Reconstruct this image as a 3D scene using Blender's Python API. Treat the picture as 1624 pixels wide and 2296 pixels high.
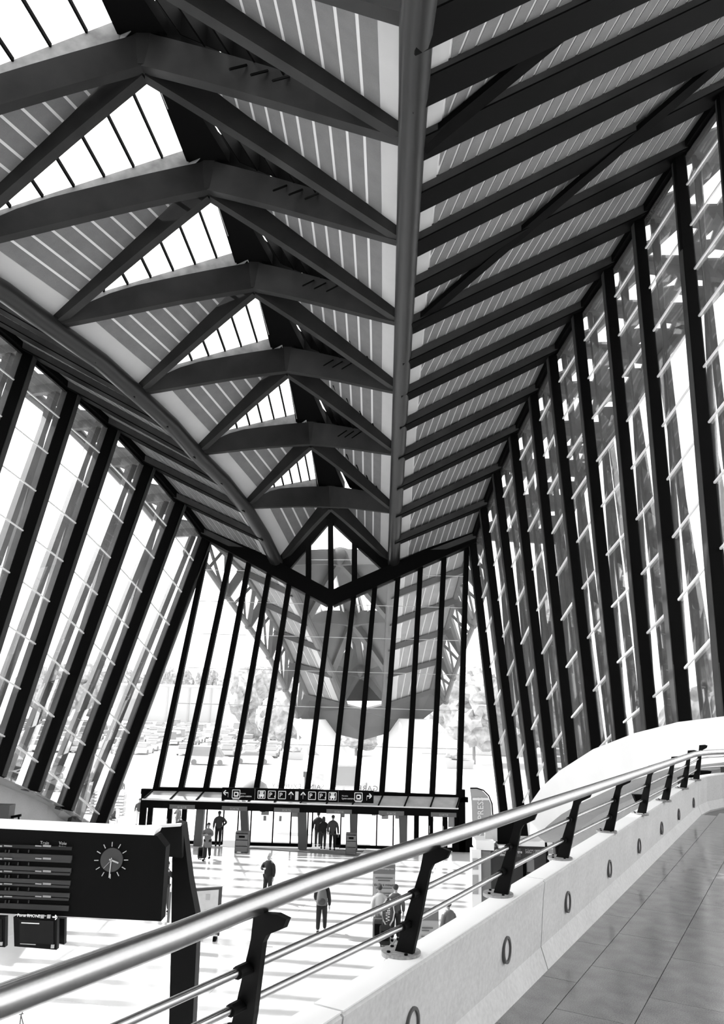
import bpy, bmesh, math, random
from mathutils import Vector, Matrix
random.seed(7)
for o in list(bpy.data.objects): bpy.data.objects.remove(o)
scene = bpy.context.scene
COL = scene.collection
V = Vector

# ------------------------------------------------------------------ camera, sky, sun, exposure
FOCAL, PITCH, ROLL, EYE = 1725.0, math.radians(13.3), math.radians(1.5), 8.2
cam_data = bpy.data.cameras.new('camera')
cam = bpy.data.objects.new('camera', cam_data); COL.objects.link(cam)
cam_data.sensor_fit = 'VERTICAL'; cam_data.sensor_height = 24.0
cam_data.lens = FOCAL / 2296.0 * 24.0
cam_data.clip_start = 0.05; cam_data.clip_end = 2000
CAM_R = (Matrix.Rotation(math.pi/2 + PITCH, 3, 'X') @ Matrix.Rotation(ROLL, 3, 'Z'))
cam.matrix_world = Matrix.Translation((0, 0, EYE)) @ CAM_R.to_4x4()
scene.camera = cam

world = bpy.data.worlds.new('sky'); scene.world = world; world.use_nodes = True
wn = world.node_tree.nodes; wl = world.node_tree.links
bg = wn['Background']; bg.inputs[1].default_value = 1.9
wtc = wn.new('ShaderNodeTexCoord'); wno = wn.new('ShaderNodeTexNoise'); wmr = wn.new('ShaderNodeMapRange')
wno.inputs['Scale'].default_value = 2.2; wno.inputs['Detail'].default_value = 5
wmr.inputs[1].default_value = 0.3; wmr.inputs[2].default_value = 0.7
wmr.inputs[3].default_value = 0.86; wmr.inputs[4].default_value = 1.0
wl.new(wtc.outputs['Generated'], wno.inputs['Vector']); wl.new(wno.outputs[0], wmr.inputs[0])
wl.new(wmr.outputs[0], bg.inputs[0])

sun_data = bpy.data.lights.new('sun', 'SUN'); sun_data.energy = 5.0; sun_data.angle = math.radians(0.6)
sun = bpy.data.objects.new('sun', sun_data); COL.objects.link(sun)
sun.rotation_euler = V((2.0, -0.62, -1.75)).to_track_quat('-Z', 'Y').to_euler()
sun.location = (-60, 60, 60)

vs = scene.view_settings
scene.display_settings.display_device = 'sRGB'
vs.view_transform = 'Standard'; vs.look = 'None'; vs.gamma = 1.0; vs.use_curve_mapping = False
vs.exposure = 0.9

# ------------------------------------------------------------------ reading points off a view ray
CP = V((0, 0, EYE))
def ray(px, py): return CAM_R @ V(((px-812)/FOCAL, -(py-1148)/FOCAL, -1))
def at(px, py, y):
    d = ray(px, py); return CP + d*(y/d.y)
def onz(px, py, z):
    d = ray(px, py); return CP + d*((z-EYE)/d.z)
LEAN = 0.264
def onlean(px, py, y0, z0):                    # plane y = y0 + LEAN*(z-z0)
    d = ray(px, py); t = (y0 + LEAN*(EYE-z0)) / (d.y - LEAN*d.z); return CP + d*t
def gab(px, py): return onlean(px, py, 45.0, 3.15)
def lerp(a, b, t): return a + (b-a)*t

# ------------------------------------------------------------------ materials
MATS = {}
def mat(name, c, rough=0.6, metal=0.0, noise=0.0, scale=8.0, bump=0.0, spec=0.5, fine=None):
    if name in MATS: return MATS[name]
    m = bpy.data.materials.new(name); m.use_nodes = True
    nt = m.node_tree; b = nt.nodes['Principled BSDF']
    b.inputs['Base Color'].default_value = (c, c, c, 1); b.inputs['Roughness'].default_value = rough
    b.inputs['Metallic'].default_value = metal; b.inputs['Specular IOR Level'].default_value = spec
    if noise or bump:
        tc = nt.nodes.new('ShaderNodeTexCoord'); n = nt.nodes.new('ShaderNodeTexNoise')
        n.inputs['Scale'].default_value = scale; n.inputs['Detail'].default_value = 6
        nt.links.new(tc.outputs['Object'], n.inputs['Vector'])
        out = n.outputs[0]
        if fine:
            n2 = nt.nodes.new('ShaderNodeTexNoise'); n2.inputs['Scale'].default_value = fine; n2.inputs['Detail'].default_value = 2
            nt.links.new(tc.outputs['Object'], n2.inputs['Vector'])
            mx = nt.nodes.new('ShaderNodeMath'); mx.operation = 'MULTIPLY_ADD'
            nt.links.new(n2.outputs[0], mx.inputs[0]); mx.inputs[1].default_value = 0.6
            hf = nt.nodes.new('ShaderNodeMath'); hf.operation = 'MULTIPLY'; hf.inputs[1].default_value = 0.4
            nt.links.new(out, hf.inputs[0]); nt.links.new(hf.outputs[0], mx.inputs[2]); out = mx.outputs[0]
        if noise:
            mr = nt.nodes.new('ShaderNodeMapRange')
            mr.inputs[1].default_value = 0.3; mr.inputs[2].default_value = 0.7
            mr.inputs[3].default_value = c*(1-noise); mr.inputs[4].default_value = min(1, c*(1+noise))
            nt.links.new(out, mr.inputs[0]); nt.links.new(mr.outputs[0], b.inputs['Base Color'])
        if bump:
            bp = nt.nodes.new('ShaderNodeBump'); bp.inputs['Strength'].default_value = bump
            bp.inputs['Distance'].default_value = 0.01
            nt.links.new(out, bp.inputs['Height']); nt.links.new(bp.outputs[0], b.inputs['Normal'])
    MATS[name] = m; return m
def glass(name, haze, refl=0.5):  # translucent share stands in for glare veiling the view outside
    m = bpy.data.materials.new(name); m.use_nodes = True; nt = m.node_tree; nt.nodes.clear()
    out = nt.nodes.new('ShaderNodeOutputMaterial')
    tr = nt.nodes.new('ShaderNodeBsdfTransparent'); tr.inputs[0].default_value = (0.97, 0.97, 0.97, 1)
    df = nt.nodes.new('ShaderNodeBsdfTranslucent'); df.inputs[0].default_value = (0.9, 0.9, 0.9, 1)
    tc = nt.nodes.new('ShaderNodeTexCoord'); n = nt.nodes.new('ShaderNodeTexNoise'); n.inputs['Scale'].default_value = 0.5
    n.inputs['Detail'].default_value = 6
    nt.links.new(tc.outputs['Object'], n.inputs['Vector'])
    mr = nt.nodes.new('ShaderNodeMapRange'); mr.inputs[1].default_value = .3; mr.inputs[2].default_value = .7
    mr.inputs[3].default_value = haze*.75; mr.inputs[4].default_value = haze*1.25
    nt.links.new(n.outputs[0], mr.inputs[0])
    mx = nt.nodes.new('ShaderNodeMixShader'); nt.links.new(mr.outputs[0], mx.inputs[0])
    nt.links.new(tr.outputs[0], mx.inputs[1]); nt.links.new(df.outputs[0], mx.inputs[2])
    gl = nt.nodes.new('ShaderNodeBsdfGlossy'); gl.inputs['Roughness'].default_value = 0.02
    fr = nt.nodes.new('ShaderNodeFresnel'); fr.inputs[0].default_value = 1.3
    ml = nt.nodes.new('ShaderNodeMath'); ml.operation = 'MULTIPLY'; ml.inputs[1].default_value = refl
    nt.links.new(fr.outputs[0], ml.inputs[0])
    m2 = nt.nodes.new('ShaderNodeMixShader'); nt.links.new(ml.outputs[0], m2.inputs[0])
    nt.links.new(mx.outputs[0], m2.inputs[1]); nt.links.new(gl.outputs[0], m2.inputs[2])
    nt.links.new(m2.outputs[0], out.inputs[0])
    MATS[name] = m; return m
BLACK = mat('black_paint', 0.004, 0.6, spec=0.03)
RIBG = mat('rib_grey_paint', 0.05, 0.6, noise=0.2, scale=1.0, spec=0.1)
FILL_OPAL = mat('fill_opal', 0.8)  # translucent diffuser for the added fill light panes
def fill_opal():
    nt = FILL_OPAL.node_tree; nt.nodes.clear(); o = nt.nodes.new('ShaderNodeOutputMaterial'); t = nt.nodes.new('ShaderNodeBsdfTranslucent'); t.inputs[0].default_value = (.85, .85, .85, 1); nt.links.new(t.outputs[0], o.inputs[0])
fill_opal()
DARK = mat('dark_steel_paint', 0.024, 0.5, noise=0.3, scale=0.8, spec=0.15)
TUBE = mat('tube_steel', 0.013, 0.38, metal=0.0, spec=0.35)
EXT = mat('exterior_steel_paint', 0.07, 0.6, noise=0.2, scale=0.7)
PLANK = mat('acoustic_plank', 0.15, 0.9, noise=0.22, scale=2.0, fine=60)
BACK = mat('ceiling_backing', 0.60, 0.9)
WHITEP = mat('white_soffit_panel', 0.42, 0.7, noise=0.06, scale=0.6)
CONC = mat('pale_concrete', 0.62, 0.8, noise=0.12, scale=3.0, bump=0.15, fine=40)
CONCD = mat('grey_concrete', 0.46, 0.85, noise=0.12, scale=1.5, bump=0.15, fine=30)
SHELL = mat('white_shell_concrete', 0.72, 0.7, noise=0.04, scale=0.8)
FLOOR = mat('white_stone_slab', 0.80, 0.16, noise=0.04, scale=1.2, spec=0.5)
JOINT = mat('floor_joint', 0.20, 0.9)
TILE = mat('grey_granite_tile', 0.21, 0.17, noise=0.45, scale=7, fine=150)
STEEL = mat('brushed_steel', 0.42, 0.26, metal=1.0, noise=0.03, scale=160)
PAVE = mat('pale_paving', 0.72, 0.9, noise=0.06, scale=0.15)
ASPH = mat('pale_asphalt', 0.55, 0.9, noise=0.1, scale=0.2)
BARM = mat('pale_glazing_bar', 0.75, 0.5)
GREYF = mat('grey_fin_paint', 0.045, 0.5, noise=0.25, scale=1.0)
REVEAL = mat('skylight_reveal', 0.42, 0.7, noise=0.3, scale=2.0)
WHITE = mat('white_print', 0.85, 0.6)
GREY = mat('grey_print', 0.35, 0.6)
LGREY = mat('pale_grey_print', 0.58, 0.6, noise=0.08, scale=5)
DGREY = mat('dark_grey_print', 0.10, 0.6)
SKIN = mat('skin', 0.32, 0.6)
HAIR = mat('dark_hair', 0.03, 0.7)
HAIRL = mat('pale_hair', 0.45, 0.7)
LEAF = mat('leaves', 0.30, 0.9, noise=0.4, scale=1.3)
BARK = mat('bark', 0.2, 0.9)
CARW = [mat('car_paint_white', 0.75, 0.35), mat('car_paint_silver', 0.55, 0.35), mat('car_paint_grey', 0.3, 0.35)]
CARG = mat('car_glass', 0.16, 0.15)
TYRE = mat('tyre', 0.12, 0.9)
GL_L = glass('hazed_glass_left', 0.014)
GL_G = glass('hazed_glass_front', 0.022)
GL_R = glass('hazed_glass_right', 0.02, 0.5)
GL_D = glass('door_glass', 0.03, 0.4)
GL_S = glass('skylight_glass', 0.06, 0.3)

# ------------------------------------------------------------------ object helpers
def tag(o, label=None, cat=None, group=None, kind=None):
    if label: o['label'] = label
    if cat: o['category'] = cat
    if group: o['group'] = group
    if kind: o['kind'] = kind
    return o
ROOTLOC = {}
def attach(o, parent):
    if parent is not None:
        o.parent = parent
        if parent.parent is None and parent.type == 'EMPTY':
            o.matrix_parent_inverse = Matrix.Translation(parent.location).inverted()
def thing(name, label=None, cat=None, loc=(0, 0, 0), group=None, kind=None):
    o = bpy.data.objects.new(name, None); COL.objects.link(o)
    o.location = loc; o.empty_display_size = 0.2
    return tag(o, label, cat, group, kind)
class MB:
    def __init__(s): s.v = []; s.f = []; s.mi = []; s.cur = 0
    def add(s, vs_, fs):
        n = len(s.v); s.v += [V(p) for p in vs_]; s.f += [tuple(i+n for i in f) for f in fs]; s.mi += [s.cur]*len(fs)
        return s
    def prism(s, poly, vec):
        poly = [V(p) for p in poly]; vec = V(vec); n = len(poly)
        nrm = V((0, 0, 0))
        for i in range(n): nrm += poly[i].cross(poly[(i+1) % n])
        if nrm.dot(vec) > 0: poly = poly[::-1]
        vs_ = poly + [p+vec for p in poly]
        fs = [tuple(range(n)), tuple(range(2*n-1, n-1, -1))]
        for i in range(n):
            j = (i+1) % n; fs.append((j, i, i+n, j+n))
        return s.add(vs_, fs)
    def loft(s, rings, cap=True, closed=True):
        n = len(rings[0]); vs_ = [p for r in rings for p in r]; fs = []
        for k in range(len(rings)-1):
            for i in range(n if closed else n-1):
                j = (i+1) % n
                fs.append((k*n+i, k*n+j, (k+1)*n+j, (k+1)*n+i))
        if cap and closed:
            fs.append(tuple(range(n-1, -1, -1))); fs.append(tuple((len(rings)-1)*n+i for i in range(n)))
        return s.add(vs_, fs)
    def beam(s, p0, p1, w, h, up=(0, 0, 1), w1=None, h1=None):
        p0 = V(p0); p1 = V(p1); d = (p1-p0).normalized(); up = V(up)
        x = d.cross(up)
        if x.length < 1e-4: x = d.cross(V((0, 1, 0)))
        x.normalize(); z = x.cross(d).normalized()
        w1 = w if w1 is None else w1; h1 = h if h1 is None else h1
        r = lambda p, a, b: [p-x*a/2-z*b/2, p+x*a/2-z*b/2, p+x*a/2+z*b/2, p-x*a/2+z*b/2]
        return s.loft([r(p0, w, h), r(p1, w1, h1)])
    def box(s, c, sx, sy, sz, rz=0.0):
        c = V(c); R = Matrix.Rotation(rz, 3, 'Z')
        P = [c + R @ V((x*sx/2, y*sy/2, z*sz/2)) for z in (-1, 1) for x, y in ((-1, -1), (1, -1), (1, 1), (-1, 1))]
        return s.add(P, [(3, 2, 1, 0), (4, 5, 6, 7), (0, 1, 5, 4), (1, 2, 6, 5), (2, 3, 7, 6), (3, 0, 4, 7)])
    def tube(s, pts, r, n=10, r1=None):
        pts = [V(p) for p in pts]; rings = []; m = len(pts)
        ref = V((0, 0, 1))
        for i, p in enumerate(pts):
            d = (pts[min(i+1, m-1)] - pts[max(i-1, 0)]).normalized()
            x = d.cross(ref)
            if x.length < 1e-3: x = d.cross(V((0, 1, 0)))
            x.normalize(); y = x.cross(d)
            rr = r if r1 is None else lerp(r, r1, i/(m-1))
            if callable(r): rr = r(i/(m-1))
            rings.append([p + (x*math.cos(a) + y*math.sin(a))*rr for a in [2*math.pi*k/n for k in range(n)]])
        return s.loft(rings)
    def disc(s, c, r, t, axis=(0, 0, 1), n=20):
        c = V(c); a = V(axis).normalized(); return s.tube([c, c+a*t], r, n)
    def ball(s, c, rx, ry, rz, n=10, m=7):
        c = V(c); rings = []
        for i in range(m+1):
            th = math.pi*(0.02+0.96*i/m)
            rings.append([c+V((rx*math.sin(th)*math.cos(2*math.pi*k/n), ry*math.sin(th)*math.sin(2*math.pi*k/n), -rz*math.cos(th))) for k in range(n)])
        return s.loft(rings)
    def build(s, name, m=None, parent=None, smooth=False):
        me = bpy.data.meshes.new(name); me.from_pydata([tuple(p) for p in s.v], [], s.f); me.validate(); me.update()
        for x in (m if isinstance(m, (list, tuple)) else [m]): me.materials.append(x)
        if isinstance(m, (list, tuple)):
            for p, i in zip(me.polygons, s.mi): p.material_index = i
        bm = bmesh.new(); bm.from_mesh(me); bmesh.ops.recalc_face_normals(bm, faces=bm.faces); bm.to_mesh(me); bm.free()
        if smooth:
            for p in me.polygons: p.use_smooth = True
            try: me.set_sharp_from_angle(angle=math.radians(40))
            except Exception: pass
        o = bpy.data.objects.new(name, me); COL.objects.link(o); attach(o, parent); return o
def quad(name, pts, m, parent, t=0.012):
    pts = [V(p) for p in pts]
    n = (pts[1]-pts[0]).cross(pts[2]-pts[0]).normalized()*t
    b = MB(); b.prism(pts, n); return b.build(name, m, parent)
def text(body, origin, xdir, ydir, size, m, parent, name='lettering', align='LEFT', mirror=False, space=1.0):
    cu = bpy.data.curves.new('lettering', 'FONT'); cu.body = body; cu.size = size; cu.align_x = align
    cu.space_character = space; cu.extrude = 0.004; cu.resolution_u = 2
    t = bpy.data.objects.new('lettering', cu); COL.objects.link(t)
    dg = bpy.context.evaluated_depsgraph_get()
    me = bpy.data.meshes.new_from_object(t.evaluated_get(dg)); bpy.data.objects.remove(t)
    x = V(xdir).normalized(); y = V(ydir).normalized(); z = x.cross(y)
    if mirror: x = -x
    Mx = Matrix(((x.x, y.x, z.x, origin[0]), (x.y, y.y, z.y, origin[1]), (x.z, y.z, z.z, origin[2]), (0, 0, 0, 1)))
    me.transform(Mx); me.materials.clear(); me.materials.append(m)
    o = bpy.data.objects.new(name, me); COL.objects.link(o); attach(o, parent); return o
def copy_tree(o, parent=None):
    c = o.copy(); COL.objects.link(c)
    if parent is not None: c.parent = parent
    for ch in list(o.children): copy_tree(ch, c)
    return c

# ------------------------------------------------------------------ stations of the hall
def Yj(j): return 48.6 - 2.5*j
T_PX = [1270, 1211, 1152, 1090, 1022, 954, 884, 812, 731, 647, 552, 448, 326, 197, 55]
TR = [at(937-.043*y, y, Yj(j)) for j, y in enumerate(T_PX)]
ER_PX = [(1065, 1200), (1090, 1125), (1120, 1045), (1158, 960), (1203, 870), (1245, 782), (1302, 688), (1371, 588),
         (1440, 478), (1532, 335), (1632, 190), (1745, 40)]
ER = [at(x, y, Yj(j)) for j, (x, y) in enumerate(ER_PX)] + [V((13.9, 18.6, 30.7)), V((14.3, 16.1, 30.7)), V((14.6, 13.6, 30.5))]
tl = {0: (625, 1270), 2: (552, 1140), 4: (443, 1020), 6: (310, 885), 8: (120, 735), 10: (-135, 570), 12: (-460, 385)}
TLd = {j: at(x, y, Yj(j)) for j, (x, y) in tl.items()}; TLd[14] = V((-16.9, 13.6, 20.9))
TL = [TLd[j] if j % 2 == 0 else (TLd[j-1]+TLd[j+1])/2 + V((0.05, 0, 0.12)) for j in range(15)]
EL_PX = [(460, 1192), (400, 1113), (330, 1030), (250, 945), (160, 865), (60, 778)]
EL = [at(x, y, Yj(j)) for j, (x, y) in enumerate(EL_PX)]
for j, (x, z) in enumerate([(-18.6, 25.8), (-19.9, 26.6), (-21, 27.3), (-22, 27.9), (-22.9, 28.4), (-23.7, 28.8), (-24.3, 29.0), (-24.8, 29.1), (-25.2, 29.1)]):
    EL.append(V((x, Yj(6+j), z)))
for j in range(15, 23):
    ER.append(V((14.7, Yj(j), 30.4))); EL.append(V((-25.3, Yj(j), 29.0)))
HUB_PX = {1: (741, 1138), 3: (697, 998), 5: (644, 835), 7: (569, 651), 9: (467, 432), 11: (320, 157), 13: (110, -190)}
HUB = {j: at(x, y, Yj(j)) for j, (x, y) in HUB_PX.items()}
HUB[15] = V((-9.6, Yj(15), 27.4))

# ------------------------------------------------------------------ hall floor, outside ground
AX = math.radians(-12.3)                       # the hall axis turns a little to the right of the view
ax_u = V((math.sin(-AX), math.cos(-AX), 0)); ax_n = V((math.cos(-AX), -math.sin(-AX), 0))
fl = MB(); fl.prism([(-34, -8, -.06), (26, -8, -.06), (26, 47, -.06), (-34, 47, -.06)], (0, 0, -.3))
floor = tag(fl.build('floor', JOINT), 'pale polished stone floor of the hall below the walkway', kind='structure')
org = V((-3.85, 43.8, 0))
slab = MB(); slab.box((0, 0, -.03), 4.185, 4.185, .06)
slab0 = slab.build('floor_slab', FLOOR, floor); slab0.hide_render = False
first = True
for a in range(-12, 4):
    for b in range(-6, 8):
        c = org + ax_u*(a*4.2+2.1) + ax_n*(b*4.2+2.1)
        if c.y < 8 or c.y > 45.0 or c.x < -26 or c.x > 20: continue
        o = slab0 if first else slab0.copy()
        if not first: COL.objects.link(o)
        first = False
        o.location = (c.x, c.y, 0); o.rotation_euler = (0, 0, AX)
gr = MB(); gr.prism([(-300, 46.6, -.05), (300, 46.6, -.05), (300, 700, -.05), (-300, 700, -.05)], (0, 0, -.5))
gr.prism([(-300, -20, -.40), (-34.2, -20, -.4), (-34.2, 46.4, -.4), (-300, 46.4, -.4)], (0, 0, -.3))
gr.prism([(26.2, -20, -.40), (300, -20, -.4), (300, 46.4, -.4), (26.2, 46.4, -.4)], (0, 0, -.3))
ground = tag(gr.build('ground', PAVE), 'sunlit pale paving outside the hall', kind='structure')
lot = MB(); lot.prism([(-90, 88, -.03), (60, 88, -.03), (60, 190, -.03), (-90, 190, -.03)], (0, 0, -.01))
lot.build('car_park_surface', ASPH, ground)

# ------------------------------------------------------------------ roof slopes
def slope(name, T, E, j0, j1, ribw, plank=0.47, edge=0.95, label='', ribs=True, matp=PLANK, matr=BLACK, plank_js=None, kind='structure', parent=None, sub=True):
    bk = MB()
    for j in range(j0, j1):
        up = V((0, 0, .06))
        for q in range(12):
            f0, f1 = q/12, (q+1)/12
            bk.prism([lerp(E[j], T[j], f0)+up, lerp(E[j+1], T[j+1], f0)+up, lerp(E[j+1], T[j+1], f1)+up, lerp(E[j], T[j], f1)+up], (0, 0, .06))
    if parent is None:
        root = tag(bk.build(name, BACK), label, kind=kind)
    else:
        root = parent; bk.build('roof_backing', BACK, root)
    for j in range(j0, j1):
        if plank_js is not None and j not in plank_js: continue
        e0, e1, t0, t1 = E[j], E[j+1], (T[j]-E[j]), (T[j+1]-E[j+1])
        L0, L1 = t0.length, t1.length; t0 = t0.normalized(); t1 = t1.normalized()
        P = lambda d, v: lerp(e0+t0*d, e1+t1*d, v)
        k = 0; d = 0.25
        while d < max(L0, L1)-edge-0.05:
            poly = [(d, 0), (d+plank-.085, 0), (d+plank-.085, 1), (d, 1)]
            out = []
            g = lambda q: (L0*(1-q[1])+L1*q[1]-edge-.08) - q[0]
            for i in range(4):
                a, b = poly[i], poly[(i+1) % 4]; ga, gb = g(a), g(b)
                if ga >= 0: out.append(a)
                if ga*gb < 0:
                    s = ga/(ga-gb); out.append((a[0]+(b[0]-a[0])*s, a[1]+(b[1]-a[1])*s))
            if len(out) >= 3:
                m = MB(); m.prism([P(*q)+V((0, 0, .03)) for q in out], (0, 0, .02)); m.build('ceiling_plank', matp, root)
            d += plank; k += 1
        m = MB(); m.prism([P(L0-edge, 0), P(L0, 0), P(L1, 1), P(L1-edge, 1)], (0, 0, .05)); m.build('valley_panel', WHITEP, root)
    if ribs:
        for j in range(j0, j1+1):
            d = (E[j]-T[j]).normalized(); m = MB()
            m.beam(T[j]+V((0, 0, -.10)), E[j]+d*.35+V((0, 0, -.10)), ribw*.98, .36, up=(0, 0, 1)); rb = m.build('roof_rib', RIBG if matr is BLACK else matr, root)
            m = MB(); m.beam(T[j]+V((0, 0, -.30)), E[j]+d*.35+V((0, 0, -.30)), ribw, .05, up=(0, 0, 1)); m.build('rib_flange', matr, rb)
    return root
ceil_r = slope('ceiling', TR, ER, 0, 14, 1.0, label='right roof slope of grey planks between black ribs')
ceil_l = slope('ceiling', TL, EL, 0, 14, 1.0, label='left roof slope of grey planks between black ribs', plank_js=range(0, 7))
def eave(E, root, j1):
    m = MB()
    for j in range(0, j1): m.beam(E[j]+V((0, 0, -.1)), E[j+1]+V((0, 0, -.1)), .5, .6)
    m.build('eave_beam', BLACK, root)
eave(ER, ceil_r, 14); eave(EL, ceil_l, 14)
def brace(T, E, j, root):
    b = lerp(E[j+3], E[j+4], .3) if j+4 < len(E) else E[-1]
    m = MB(); m.beam(T[j]+V((.3, 0, -.06)), b+V((0, 0, -.06)), .42, .2); m.build('diagonal_brace', BLACK, root)
brace(TR, ER, 8, ceil_r); brace(TR, ER, 12, ceil_r)
m = MB(); m.tube([TR[0]+V((0, .6, -.3))]+TR+[V((.7, -6, 18.5))], 0.38, 16); m.build('valley_tube', TUBE, ceil_r, True)
m = MB(); m.tube([TL[0]+V((.2, .6, -.3))]+TL+[V((-19, -6, 17))], 0.40, 16); m.build('valley_tube', TUBE, ceil_l, True)

# ------------------------------------------------------------------ vault of hubs and arms with skylights
vb = MB(); vb.beam(HUB[1]+V((0, 2.6, .2)), HUB[1]+V((0, .2, .9)), .9, .7)
vault = tag(vb.build('ceiling', BLACK), 'raised central vault of dark steel arches with skylights', kind='structure')
def arm(hub, node, parent, mt, d0=1.3, d1=.38, w=.42, bump=.12, name='arch_arm'):
    n = 9; rings = []
    lat = (node-hub); lat.z = 0; lat = lat.cross(V((0, 0, 1))).normalized()*w/2
    for i in range(n):
        t = i/(n-1); c = lerp(hub, node, t); c.z += bump*math.sin(math.pi*t)*(1-t)
        d = lerp(d0, d0*.85, t/.7) if t < .7 else lerp(d0*.85, d1, (t-.7)/.3)
        rings.append([c-lat, c+lat, c+lat+V((0, 0, d)), c-lat+V((0, 0, d))])
    m = MB(); m.loft(rings); return m.build(name, mt, parent)
def vault_bay(j, root):
    h = HUB[j]
    hb = MB(); r0 = []; r1 = []
    for k in range(10):
        a = 2*math.pi*k/10
        r0.append(h+V((.62*math.cos(a), .42*math.sin(a)+.15, 0.02))); r1.append(h+V((.70*math.cos(a), .48*math.sin(a)+.15, 1.3)))
    hb.loft([r0, r1]); frame = hb.build('arch_hub', DARK, root)
    near = min(j+1, 14); far = j-1
    arm(h, TL[near], frame, DARK); arm(h, TR[near], frame, DARK)
    arm(h+V((0, .3, -.08)), TL[far], frame, DARK, w=.36); arm(h+V((0, .3, -.08)), TR[far], frame, DARK, w=.36)
    for T in (TL, TR):
        a = T[near]+V((0, 0, .38)); b = T[far]+V((0, 0, .38)); c = h+V((0, 0, 1.2))
        bk = MB(); bk.prism([a+V((0, 0, .013)), b+V((0, 0, .013)), c+V((0, 0, .013))], (0, 0, .06)); bk.build('vault_backing', BACK, root)
        H = (lerp(a, b, .5)-c).length
        u = 0.0; wd = 1.05; k = 0
        while u + wd < H-.9:
            f0, f1 = u/H, (u+wd-(.11 if k else .02))/H
            m = MB(); m.prism([lerp(a, c, f0), lerp(b, c, f0), lerp(b, c, f1), lerp(a, c, f1)], (0, 0, .025))
            m.build('valley_panel' if k == 0 else 'ceiling_plank', WHITEP if k == 0 else PLANK, root)
            u += wd; k += 1; wd = .64
for j in range(1, 14, 2): vault_bay(j, vault)
for j in range(2, 15, 2):                     # skylights between neighbouring hubs
    hn = HUB[j+1]+V((0, 0, 1.25)); hf = HUB[j-1]+V((0, 0, 1.25))
    rg = MB(); rg.prism([hn+V((-.25, 0, 0)), hn+V((.25, 0, 0)), hf+V((.85, 0, -.1)), hf+V((-.85, 0, -.1))], (0, 0, .5)); rg.build('ridge_beam', BLACK, vault)
    for T, sg in ((TL, -1), (TR, 1)):
        nd = T[j]+V((0, 0, .45)); up = V((0, 0, .55 if sg < 0 else 1.15))
        a = hn+V((.3*sg, -.4, 0)); b = hf+V(((.8 if sg < 0 else 1.15)*sg, -.2, 0))
        sk = MB()
        for (p, q) in ((nd, b), (nd, a), (a, b)):
            dn = V((0, 0, -.42 if (p is nd and q is b and sg < 0) else 0)); sk.prism([p+dn*.2, q+dn*.8, q+up, p+up], (0, 0.03, 0.0) if p is not a else (.03, 0, 0))
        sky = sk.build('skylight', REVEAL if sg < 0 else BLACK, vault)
        nb = 7
        cuts = [.12+.88*i/nb for i in range(nb+1)]
        for i in range(nb):
            P = [lerp(nd, a, cuts[i])+up, lerp(nd, a, cuts[i+1])+up, lerp(nd, b, cuts[i+1])+up, lerp(nd, b, cuts[i])+up]
            quad('pane', P, GL_S, sky)
        fm = MB()
        for i in range(nb):
            fm.beam(lerp(nd, a, cuts[i])+up, lerp(nd, b, cuts[i])+up, .07, .14)
        fm.build('glazing_bars', BLACK, sky)
        if sg > 0:
            for i in range(1, nb):
                p, q = lerp(nd, a, cuts[i])+up*.25, lerp(nd, b, cuts[i])+up*.25
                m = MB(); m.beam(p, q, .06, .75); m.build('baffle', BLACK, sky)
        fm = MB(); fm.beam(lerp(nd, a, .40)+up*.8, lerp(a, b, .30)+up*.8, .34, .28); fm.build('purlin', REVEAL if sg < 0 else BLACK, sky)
# lamp brackets on the near right arms
for j in range(3, 14, 2):
    pr = [lerp(HUB[j], TR[j+1], t)+V((0, -.25, .9)) for t in (.42, .5, .58)]
    for p in pr:
        m = MB(); m.beam(p+V((0, 0, .1)), p+V((-.45, -.3, -.35)), .06, .06); m.build('lamp_bracket', BLACK, vault)
# plain roof over the unseen part of the hall, with panes added for fill light
pl = MB(); op = MB()
for A, B in (((-25.2, 13.6, 29.1), (-16.9, 13.6, 20.9)), ((-16.9, 13.6, 21.3), (-9, 13.6, 29.0)), ((-9, 13.6, 29), (.9, 13.6, 22.5)), ((.9, 13.6, 22.2), (14.6, 13.6, 30.5))):
    (op if -17 < A[0] < -5 else pl).prism([A, B, (B[0], -8, B[2]-3), (A[0], -8, A[2]-3)], (0, 0, .03 if -17 < A[0] < -5 else .3))
rear = tag(pl.build('ceiling', PLANK), 'dark roof over the rear of the hall', kind='structure')
op.build('added_fill_panes', FILL_OPAL, rear)  # unseen panes added to spread soft light over the walkway parapet
wb = MB(); wb.prism([(-34, -8, 0), (20, -8, 0), (16, -8, 31), (-27, -8, 31)], (0, -.3, 0))
tag(wb.build('wall_back', CONC), 'grey rear wall of the hall', kind='structure')

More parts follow.
